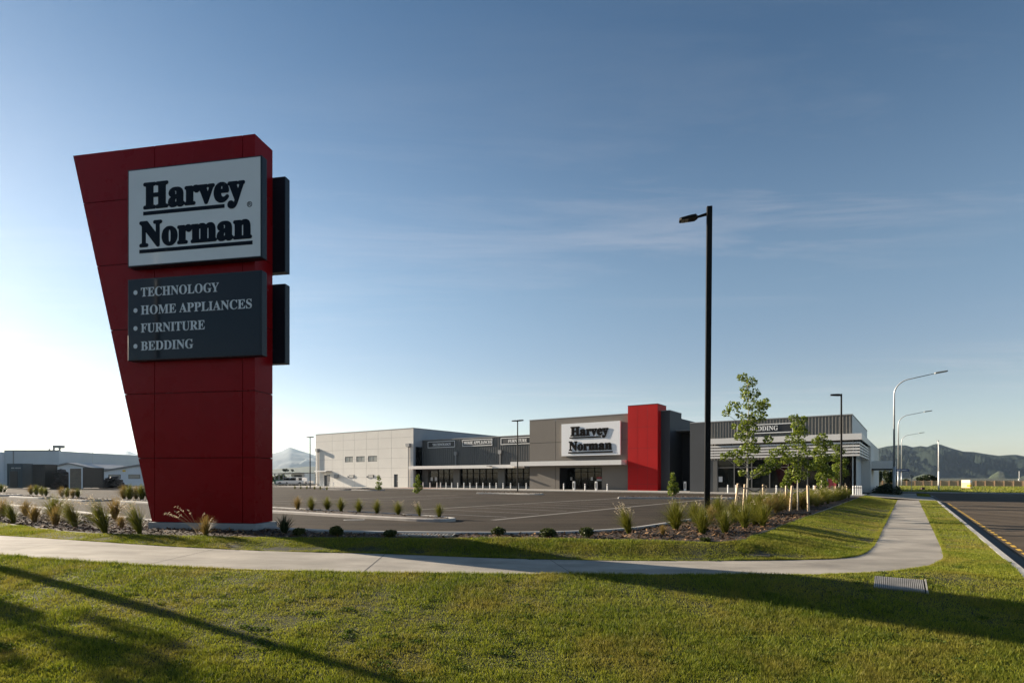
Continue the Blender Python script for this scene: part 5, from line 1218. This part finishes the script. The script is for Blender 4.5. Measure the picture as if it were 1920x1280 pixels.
# stakes and ties
SK = [((1378, 957), (1384.5, 906.5), 28.5, 'first leaning timber stake from the lamp post'), ((1393.5, 955), (1397.5, 908), 28.7, 'timber stake close behind the trunk of the tallest tree'), ((1432, 953), (1432, 908.5), 29.5, 'upright shaded stake right of the tallest tree trunk'),
      ((1474, 952.5), (1475, 910.5), 30.5, 'thick upright stake left of the second tree beside the small bushy sapling'), ((1481.5, 957.5), (1486, 910.5), 28.5, 'leaning stake just left of the second tree trunk'), ((1516, 961), (1515.5, 910), 28.0, 'broad shaded stake right of the second tree trunk'),
      ((1528.5, 940), (1529.5, 910.5), 42, 'pale stake left of the dense dark tree'), ((1560, 938), (1560.5, 911), 42, 'short stake between the dense dark tree and the narrow tree'), ((1566.5, 934), (1567.5, 911), 46, 'pale stake left of the narrow tree'), ((1588.5, 934), (1588.5, 911), 46, 'stake right of the narrow tree at the column')]
for i, (a, c, Y, lab) in enumerate(SK):
    p0 = Vector((X(a[0], Y), Y, .0)); p1 = Vector((X(c[0], Y), Y+.05, Zt(c[1], Y))); b = MB(); w_ = .045; d = p1-p0
    b.add([(-w_, -w_, 0), (w_, -w_, 0), (w_, w_, 0), (-w_, w_, 0), (d.x-w_*.9, d.y-w_*.9, d.z), (d.x+w_*.9, d.y-w_*.9, d.z), (d.x+w_*.9, d.y+w_*.9, d.z+.02), (d.x-w_*.9, d.y+w_*.9, d.z+.02)],
          [(0, 3, 2, 1), (4, 5, 6, 7), (0, 1, 5, 4), (1, 2, 6, 5), (2, 3, 7, 6), (3, 0, 4, 7)])
    o = b.build('tree_stake', M['timber']); o.location = p0; tag(o, lab, 'stake', 'timber stakes supporting the young trees')
def strap(pts_, label):
    b = MB(); P = [Vector(p) for p in pts_]; Q = []
    for a, c in zip(P[:-1], P[1:]):
        for k in range(6): t = k/6; q = a.lerp(c, t); q.z -= .12*math.sin(math.pi*t)*(c-a).length; Q.append(q)
    Q.append(P[-1]); o0 = Q[0].copy(); b.tube([q-o0 for q in Q], .028, 6); o = b.build('tree_tie', M['rubber']); o.location = o0; tag(o, label, 'tree tie', 'black rubber ties between stakes and trees')
strap([at(1384, 908.5, 28.5), at(1401.5, 915, 28.15), at(1432, 909.5, 29.5)], 'black rubber tie sagging between the stakes of the tallest tree')
strap([at(1475, 914, 30.5), at(1496, 919.5, 29), at(1515.5, 911.5, 28)], 'black rubber tie sagging between the stakes of the second tree')
strap([at(1529.5, 912, 42), at(1541, 915, 42), at(1560.5, 913, 42)], 'black rubber tie between the stakes of the dense dark tree')
strap([at(1567.5, 912.5, 46), at(1573.5, 914, 46), at(1588.5, 912, 46)], 'black rubber tie between the stakes of the narrow tree')
# trees and hedges in the distance, and the street tree whose shadow reaches the front lawn
def far_bush(name, px0, px1, y0, y1, Y, label, cat, m, n=1400, leaf=.3, seed=0, zb_=None, grp=None, dens=None):
    x0_, x1_ = X(px0, Y), X(px1, Y); z1_ = Zt(y0, Y); z0_ = Zt(y1, Y) if zb_ is None else zb_; r = random.Random(seed); w_ = (x1_-x0_)/2; h_ = z1_-z0_
    e = empty(name, ((x0_+x1_)/2, Y, z0_), 0, label, cat, grp); cs = []
    for k in range(9): cs.append((r.uniform(-.62, .62)*w_, r.uniform(-.5, .5)*w_, h_*r.uniform(.3, .72), w_*r.uniform(.28, .42), w_*r.uniform(.28, .42), h_*r.uniform(.2, .32), .11))
    V, F, A = leaf_cloud(cs, n, leaf, seed+9); np_mesh('crown', V, F, m, {'rnd': A}, e)
    b = MB(); b.tube([(0, 0, -.3), (0, 0, h_*.5)], [.16*w_**.5, .07*w_**.5], 8); b.build('trunk', M['bark2'], e); return e
far_bush('broad_tree', 1655, 1680, 877, 909, 105, 'dark bushy tree behind the tallest street lamp', 'tree', M['hedge'], 1500, .35, 1)
far_bush('broad_tree', 1640, 1656, 880, 905, 112, 'dark tree close behind the annexe porch canopy', 'tree', M['hedge'], 1200, .35, 2)
far_bush('broad_tree', 1722, 1757, 889, 903, 165, 'low dark spreading tree behind the timber fence left of the white street lamp', 'tree', M['hedge'], 1500, .5, 3)
far_bush('bush', 1690, 1703, 897, 904, 170, 'small bush behind the timber fence near the triangle sign', 'bush', M['bush'], 500, .4, 4)
far_bush('broad_tree', 529, 541, 878, 884, 420, 'far dark tree above the yard shed roof, larger of two', 'tree', M['hedge'], 500, .8, 5)
far_bush('broad_tree', 544, 551, 879, 884, 420, 'far dark tree above the yard shed roof, smaller of two', 'tree', M['hedge'], 300, .8, 6)
far_bush('broad_tree', 500, 548, 889, 904, 170, 'grey-green trees standing behind the yard shed posts', 'tree', M['bush'], 1200, .5, 7)
far_bush('broad_tree', 570, 600, 886, 906, 190, 'yellow-green tree behind the small distant shed', 'tree', M['bush'], 900, .5, 8)
he = empty('hedge', uv(-1.9, 80, ZP), -TH, 'dark low hedge at the foot of the annexe wall', 'hedge')
cs = [(random.uniform(-1.0, .75), -5.5+k*.75, random.uniform(.35, .8), .75, .7, .55, 1/16) for k in range(16)]
V, F, A = leaf_cloud(cs, 5000, .16, 77); np_mesh('foliage', V, F, M['hedge'], {'rnd': A}, he)
st_ = empty('street_tree', (-17.9, 14.2, zt1(-17.9, 14.2)), 0, 'leafy street tree whose shadow falls on the lower left lawn', 'tree')
b = MB(); b.tube([(0, 0, -.1), (.05, 0, 2), (0, .05, 4.6)], [.07, .055, .02], 8); b.build('trunk', M['bark'], st_)
cs = []
for k in range(15):
    z_ = 2.6+2.5*((k*7) % 15)/14; a_ = 2.4*k; rr_ = random.uniform(.15, .85); cs.append((rr_*math.cos(a_), rr_*math.sin(a_), z_, random.uniform(.14, .3), random.uniform(.14, .3), random.uniform(.2, .45), 1/15))
V, F, A = leaf_cloud(cs, 1900, .12, 78); np_mesh('crown', V, F, M['leaf'], {'rnd': A}, st_)

# wood across the street behind the viewer: it darkens what the sign and the shop windows mirror
cs = [(-110+220*k/44+random.uniform(-2, 2), random.uniform(-4, 4), random.uniform(3, 8.5), 4.2, 3.5, 3.6, 1/45) for k in range(45)]
V, F, A = leaf_cloud(cs, 16000, 1.1, 79); o = np_mesh('wood', V + np.array([0, -42, -1.0]), F, M['hedge'], {'rnd': A}); tag(o, kind='stuff')

# ---- bark chips and grass blades
def scatter(poly_test, box_, n):
    P = np.column_stack([rng.uniform(box_[0], box_[1], n), rng.uniform(box_[2], box_[3], n)]); return P[poly_test(P[:, 0], P[:, 1])]
def chips(name, P, z, size):
    n = len(P); a = rng.uniform(0, 6.28, n); s = size*rng.uniform(.4, 1.5, n); tl = rng.normal(0, .35, (n, 2)); t = np.column_stack([np.cos(a), np.sin(a), tl[:, 0]]); b_ = np.column_stack([-np.sin(a), np.cos(a), tl[:, 1]])
    C = np.column_stack([P, z+rng.uniform(.01, .045, n)]); w_ = .38
    q = np.stack([C-t*s[:, None]*.5-b_*s[:, None]*w_*.5, C+t*s[:, None]*.5-b_*s[:, None]*w_*.4, C+t*s[:, None]*.45+b_*s[:, None]*w_*.5, C-t*s[:, None]*.5+b_*s[:, None]*w_*.5], 1).reshape(-1, 3)
    i = np.arange(n)[:, None]*4; F = np.concatenate([i+np.array([[0, 1, 2]]), i+np.array([[0, 2, 3]])], 0)
    rn = rng.uniform(0, 1, n); rn = np.where(rn > .86, rn, rn*.35); return tag(np_mesh(name, q, F, M['chips'], {'rnd': np.repeat(rn, 4)}), kind='stuff')
inbed = lambda x, y: in_poly(x, y, bed_poly)
Pn = scatter(inbed, (-22, 14, 14, 26), 42000); Pf = scatter(inbed, (-30, 34, 14, 55), 22000)
o = chips('bark_mulch', np.concatenate([Pn, Pf]), .055, .085)
Pi = np.concatenate([scatter(lambda x, y, P=P: in_poly(x, y, P), (min(p[0] for p in P), max(p[0] for p in P), min(p[1] for p in P), max(p[1] for p in P)), 1500) for P in islands])
chips('island_mulch', Pi, .1, .09)

def noise_grid(N=700, seed=3):
    r = np.random.default_rng(seed); g = np.zeros((N, N))
    for k, a in ((4, .5), (9, .9), (22, 1.0), (60, .8)):
        q = np.pad(r.normal(0, 1, (N, N)), k, mode='wrap'); c = np.cumsum(np.cumsum(q, 0), 1); b_ = 2*k
        q = (c[b_:, b_:]-c[:-b_, b_:]-c[b_:, :-b_]+c[:-b_, :-b_])[:N, :N]; g += a*q/q.std()
    return g/g.std()
NG = noise_grid()
def clumpy(P, sc_=28.0): return NG[(P[:, 0]*sc_).astype(int) % 700, (P[:, 1]*sc_).astype(int) % 700]     # about 4 cm to 4 m clumps
def lawn_blades(P, hgt, wdt, name, seed, zfix=None):
    r = np.random.default_rng(seed); n = len(P); z = zt(P[:, 0], P[:, 1]) if zfix is None else np.full(n, zfix); cl = clumpy(P)
    a = r.uniform(0, 6.28, n); h_ = hgt*r.uniform(.45, 1.25, n)*np.clip(1+.30*cl, .25, 2.1); w_ = wdt*r.uniform(.6, 1.3, n); ln_ = r.normal(0, .45, (n, 2))*h_[:, None]
    t = np.column_stack([np.cos(a), np.sin(a)])*w_[:, None]/2
    B0 = np.column_stack([P-t, z-.004]); B1 = np.column_stack([P+t, z-.004]); T = np.column_stack([P+ln_, z+h_])
    V = np.stack([B0, B1, T], 1).reshape(-1, 3); F = np.arange(3*n).reshape(-1, 3)
    rn = np.clip(r.normal(.36, .28, n)-.13*cl, 0, 1); return tag(np_mesh(name, V, F, M['grass'], {'rnd': np.repeat(rn, 3)}), kind='stuff')
pit = [(p.x, p.y) for p in (A_+c_, B_*1.1+c_, C_*1.1+c_, D_+c_)]
def lawn_test(x, y):
    u, v = x*CT-y*ST, x*ST+y*CT
    return ~in_poly(x, y, path_poly) & ~in_poly(x, y, site_poly) & (u < KU-.08) & ~((v > 61.5) & (v < 74)) & ~in_poly(x, y, pit)
def fan(n, y0, y1, pw_, margin=1.12):           # more blades near the viewer, across the strip of lawn that can be seen
    y = (y0**(1-pw_) + rng.uniform(0, 1, n)*(y1**(1-pw_)-y0**(1-pw_)))**(1/(1-pw_)) if pw_ != 1 else y0*(y1/y0)**rng.uniform(0, 1, n)
    x = rng.uniform(-1, 1, n)*y*.889*margin; return np.column_stack([x, y])
P = fan(720000, 5.2, 16, 1.0); P = P[lawn_test(P[:, 0], P[:, 1])]
lawn_blades(P, .05, .010, 'grass', 1)
P = fan(240000, 13, 25, 1.0); P = P[lawn_test(P[:, 0], P[:, 1])]; 
PU = np.column_stack([rng.uniform(-3.6, KU, 190000), 15+(62-15)*rng.uniform(0, 1, 190000)**1.5]); Q = np.column_stack([PU[:, 0]*CT+PU[:, 1]*ST, -PU[:, 0]*ST+PU[:, 1]*CT]); Q = Q[lawn_test(Q[:, 0], Q[:, 1])]
lawn_blades(np.concatenate([P, Q]), .05, .014, 'grass', 2)
# verge and field blades beyond the junction, coarser with distance
n = 60000; U_ = rng.uniform(-30, 75, n); V_ = 99.8+rng.uniform(0, 1, n)**1.4*70; Pf_ = np.column_stack([U_*CT+V_*ST, -U_*ST+V_*CT])
n = 14000; U_ = rng.uniform(.75, KU-.1, n); V_ = rng.uniform(74.3, 86, n); Pg_ = np.column_stack([U_*CT+V_*ST, -U_*ST+V_*CT])
U_ = rng.uniform(-3.3, -.95, n); V_ = rng.uniform(74.3, 87, n); Ph_ = np.column_stack([U_*CT+V_*ST, -U_*ST+V_*CT])
U_ = rng.uniform(12.7, 30, 30000); V_ = rng.uniform(50, 85, 30000); Pi_ = np.column_stack([U_*CT+V_*ST, -U_*ST+V_*CT])
lawn_blades(Pf_, .16, .10, 'grass', 5, zfix=ZP-.03); lawn_blades(np.concatenate([Pg_, Ph_, Pi_]), .07, .03, 'grass', 6, zfix=ZP-.02)
S_ = scatter(lambda x, y: in_poly(x, y, bed_edge + far_edge[::-1]) & lawn_test(x, y), (-17, 7, 12.5, 22), 420000); lawn_blades(S_, .05, .011, 'grass', 7)
# broad-leaved weeds and clover patches in the turf
W_ = fan(420, 5.6, 14, 1.0); W_ = W_[lawn_test(W_[:, 0], W_[:, 1]) & (np.abs(W_[:, 0]) < 13)]; wz = zt(W_[:, 0], W_[:, 1])
cs = [(W_[k, 0], W_[k, 1], wz[k]+.018, rw, rw*.8, .018, 1.0) for k, rw in enumerate(rng.uniform(.04, .17, len(W_))**1.0)]
V, F, A = leaf_cloud([(*c[:6], (c[3]/.1)**2) for c in cs], 26, .035, 91); tag(np_mesh('weeds', V, F, M['weed'], {'rnd': A}), kind='stuff')
# longer fringe where the turf meets the concrete
FR = []
for E_, sgn in ((near_edge, -1), (far_edge, 1)):
    D_e = np.array(densify([p for p in E_ if -14 < p[0] < 30 and p[1] < 40], .02)); tn = np.gradient(D_e, axis=0); tn /= np.linalg.norm(tn, axis=1)[:, None]+1e-9; nr = np.column_stack([-tn[:, 1], tn[:, 0]])*sgn
    for k in range(10): FR.append(D_e + nr*rng.uniform(-.012, .09, (len(D_e), 1)) + tn*rng.uniform(-.02, .02, (len(D_e), 1)))
FR = np.concatenate(FR); lawn_blades(FR, .06, .010, 'grass', 3)
P = fan(1500, 5.5, 15, 1.0); P = P[lawn_test(P[:, 0], P[:, 1])]; P = np.repeat(P, 14, 0)+rng.normal(0, .03, (len(P)*14, 2)); P = P[lawn_test(P[:, 0], P[:, 1])]
lawn_blades(P, .075, .010, 'grass', 4)

# ================================================================= HILLS
def ridge(name, prof, Yr, depth, m, n=260, rows=40, rough=.22, seed=0, base=-6.0, gully=9.0):
    px = np.linspace(prof[0][0], prof[-1][0], n); py = np.interp(px, [p[0] for p in prof], [p[1] for p in prof]); V = []; F = []
    for j in range(rows+1):
        t = j/rows
        for i in range(n):
            Y = Yr - depth*(1-t) if t <= 1 else Yr
            hr = (CY-py[i])/FPX*Yr + H
            x = (px[i]-CX)/FPX*Y
            q = Vector((x/depth*gully*.9, t*2.2*gully*.25, seed*7.3)); w1 = noise.fractal(q, 1.0, 2.0, 5); rd = 1-1.25*abs(noise.noise(Vector((x/depth*gully*.55+.35*w1, t*1.4, seed+3.1))))*1.6
            s = t**1.12; z = base + (hr-base)*(s + (1-t)*min(t, .6)*2.4*rough*(rd-.25+.5*w1))
            z = min(z, H+(hr-H)*Y/Yr*(.90+.10*t)); V.append((x, Y, z if t < 1 else hr))
    for i in range(n):                                       # back slope
        V.append(((px[i]-CX)/FPX*(Yr+depth*.7), Yr+depth*.7, base))
    for j in range(rows+1):
        for i in range(n-1): a = j*n+i; F.append((a, a+1, a+n+1, a+n))
    mb = MB(); mb.v = V; mb.f = [list(f) for f in F]; mb.m = [0]*len(F); o = mb.build(name, m, smooth=True, fix=False); return tag(o, kind='structure')
M['hill'] = mat('hill_scrub', (0.006, 0.011, 0.010), 0.95, col2=(0.022, 0.030, 0.020), vscale=.004, detail=8, spec=.1)
M['hill2'] = mat('mountain_rock', (0.05, 0.06, 0.065), 0.95, var=.2, vscale=.0008)
M['foothill'] = mat('pasture_hill', (0.035, 0.048, 0.018), .95, var=.25, vscale=.01)
ridge('hills', [(1400, 862), (1500, 858), (1580, 850), (1646, 840.5), (1662, 836.5), (1684, 834), (1698, 834.3), (1711, 838), (1726, 835.6), (1738, 837.5), (1748, 833.5), (1755, 831.7), (1764, 833), (1780, 838.7), (1806, 846), (1827, 847), (1844, 850), (1873, 854), (1890, 852.5), (1905, 852), (1920, 854.7), (1980, 858), (2060, 852), (2160, 864), (2400, 872)], 5200, 1700, M['hill'], n=420, rows=64, rough=.95, seed=1, gully=20.0)
ridge('foothills', [(1640, 912), (1694, 906), (1716, 893), (1733, 887.5), (1752, 892), (1772, 907), (1842, 908), (1858, 891), (1872, 882.5), (1884, 884.5), (1896, 893), (1905, 894), (1930, 890), (1960, 888), (2000, 902)], 2300, 500, M['foothill'], n=160, rows=16, rough=.2, seed=2)
ridge('mountains', [(-120, 860), (-20, 856), (60, 858), (100, 852), (120, 849.5), (130, 848.5), (150, 851.5), (165, 854), (178, 853), (197, 849), (213, 850), (225, 847), (238, 843), (250, 848), (270, 856), (330, 852), (420, 858), (480, 852), (512, 850), (528, 845.5), (536, 841), (543, 838), (550, 840), (560, 843.5), (575, 848), (590, 853), (640, 858), (760, 868), (900, 874), (1050, 870), (1250, 866), (1400, 868)], 8200, 3200, M['hill2'], n=420, rows=40, rough=.3, seed=4, gully=12)
ridge('foothills', [(440, 884), (500, 880), (540, 877), (580, 874), (620, 876), (700, 880)], 3200, 700, M['foothill'], n=80, rows=12, rough=.1, seed=5)

# ---- the air
b = MB(); b.box(-11000, 11000, -2500, 13500, -30, 470); hz = b.build('haze', []); hz.data.materials.clear()
hm = bpy.data.materials.new('haze_air'); hm.use_nodes = True; t = hm.node_tree; t.nodes.clear()
out = t.nodes.new('ShaderNodeOutputMaterial'); pv = t.nodes.new('ShaderNodeVolumePrincipled'); t.links.new(pv.outputs[0], out.inputs['Volume'])
pv.inputs['Color'].default_value = (0.62, 0.80, 1.0, 1); pv.inputs['Density'].default_value = 0.000036; pv.inputs['Anisotropy'].default_value = 0.5
hz.data.materials.append(hm); tag(hz, kind='stuff')
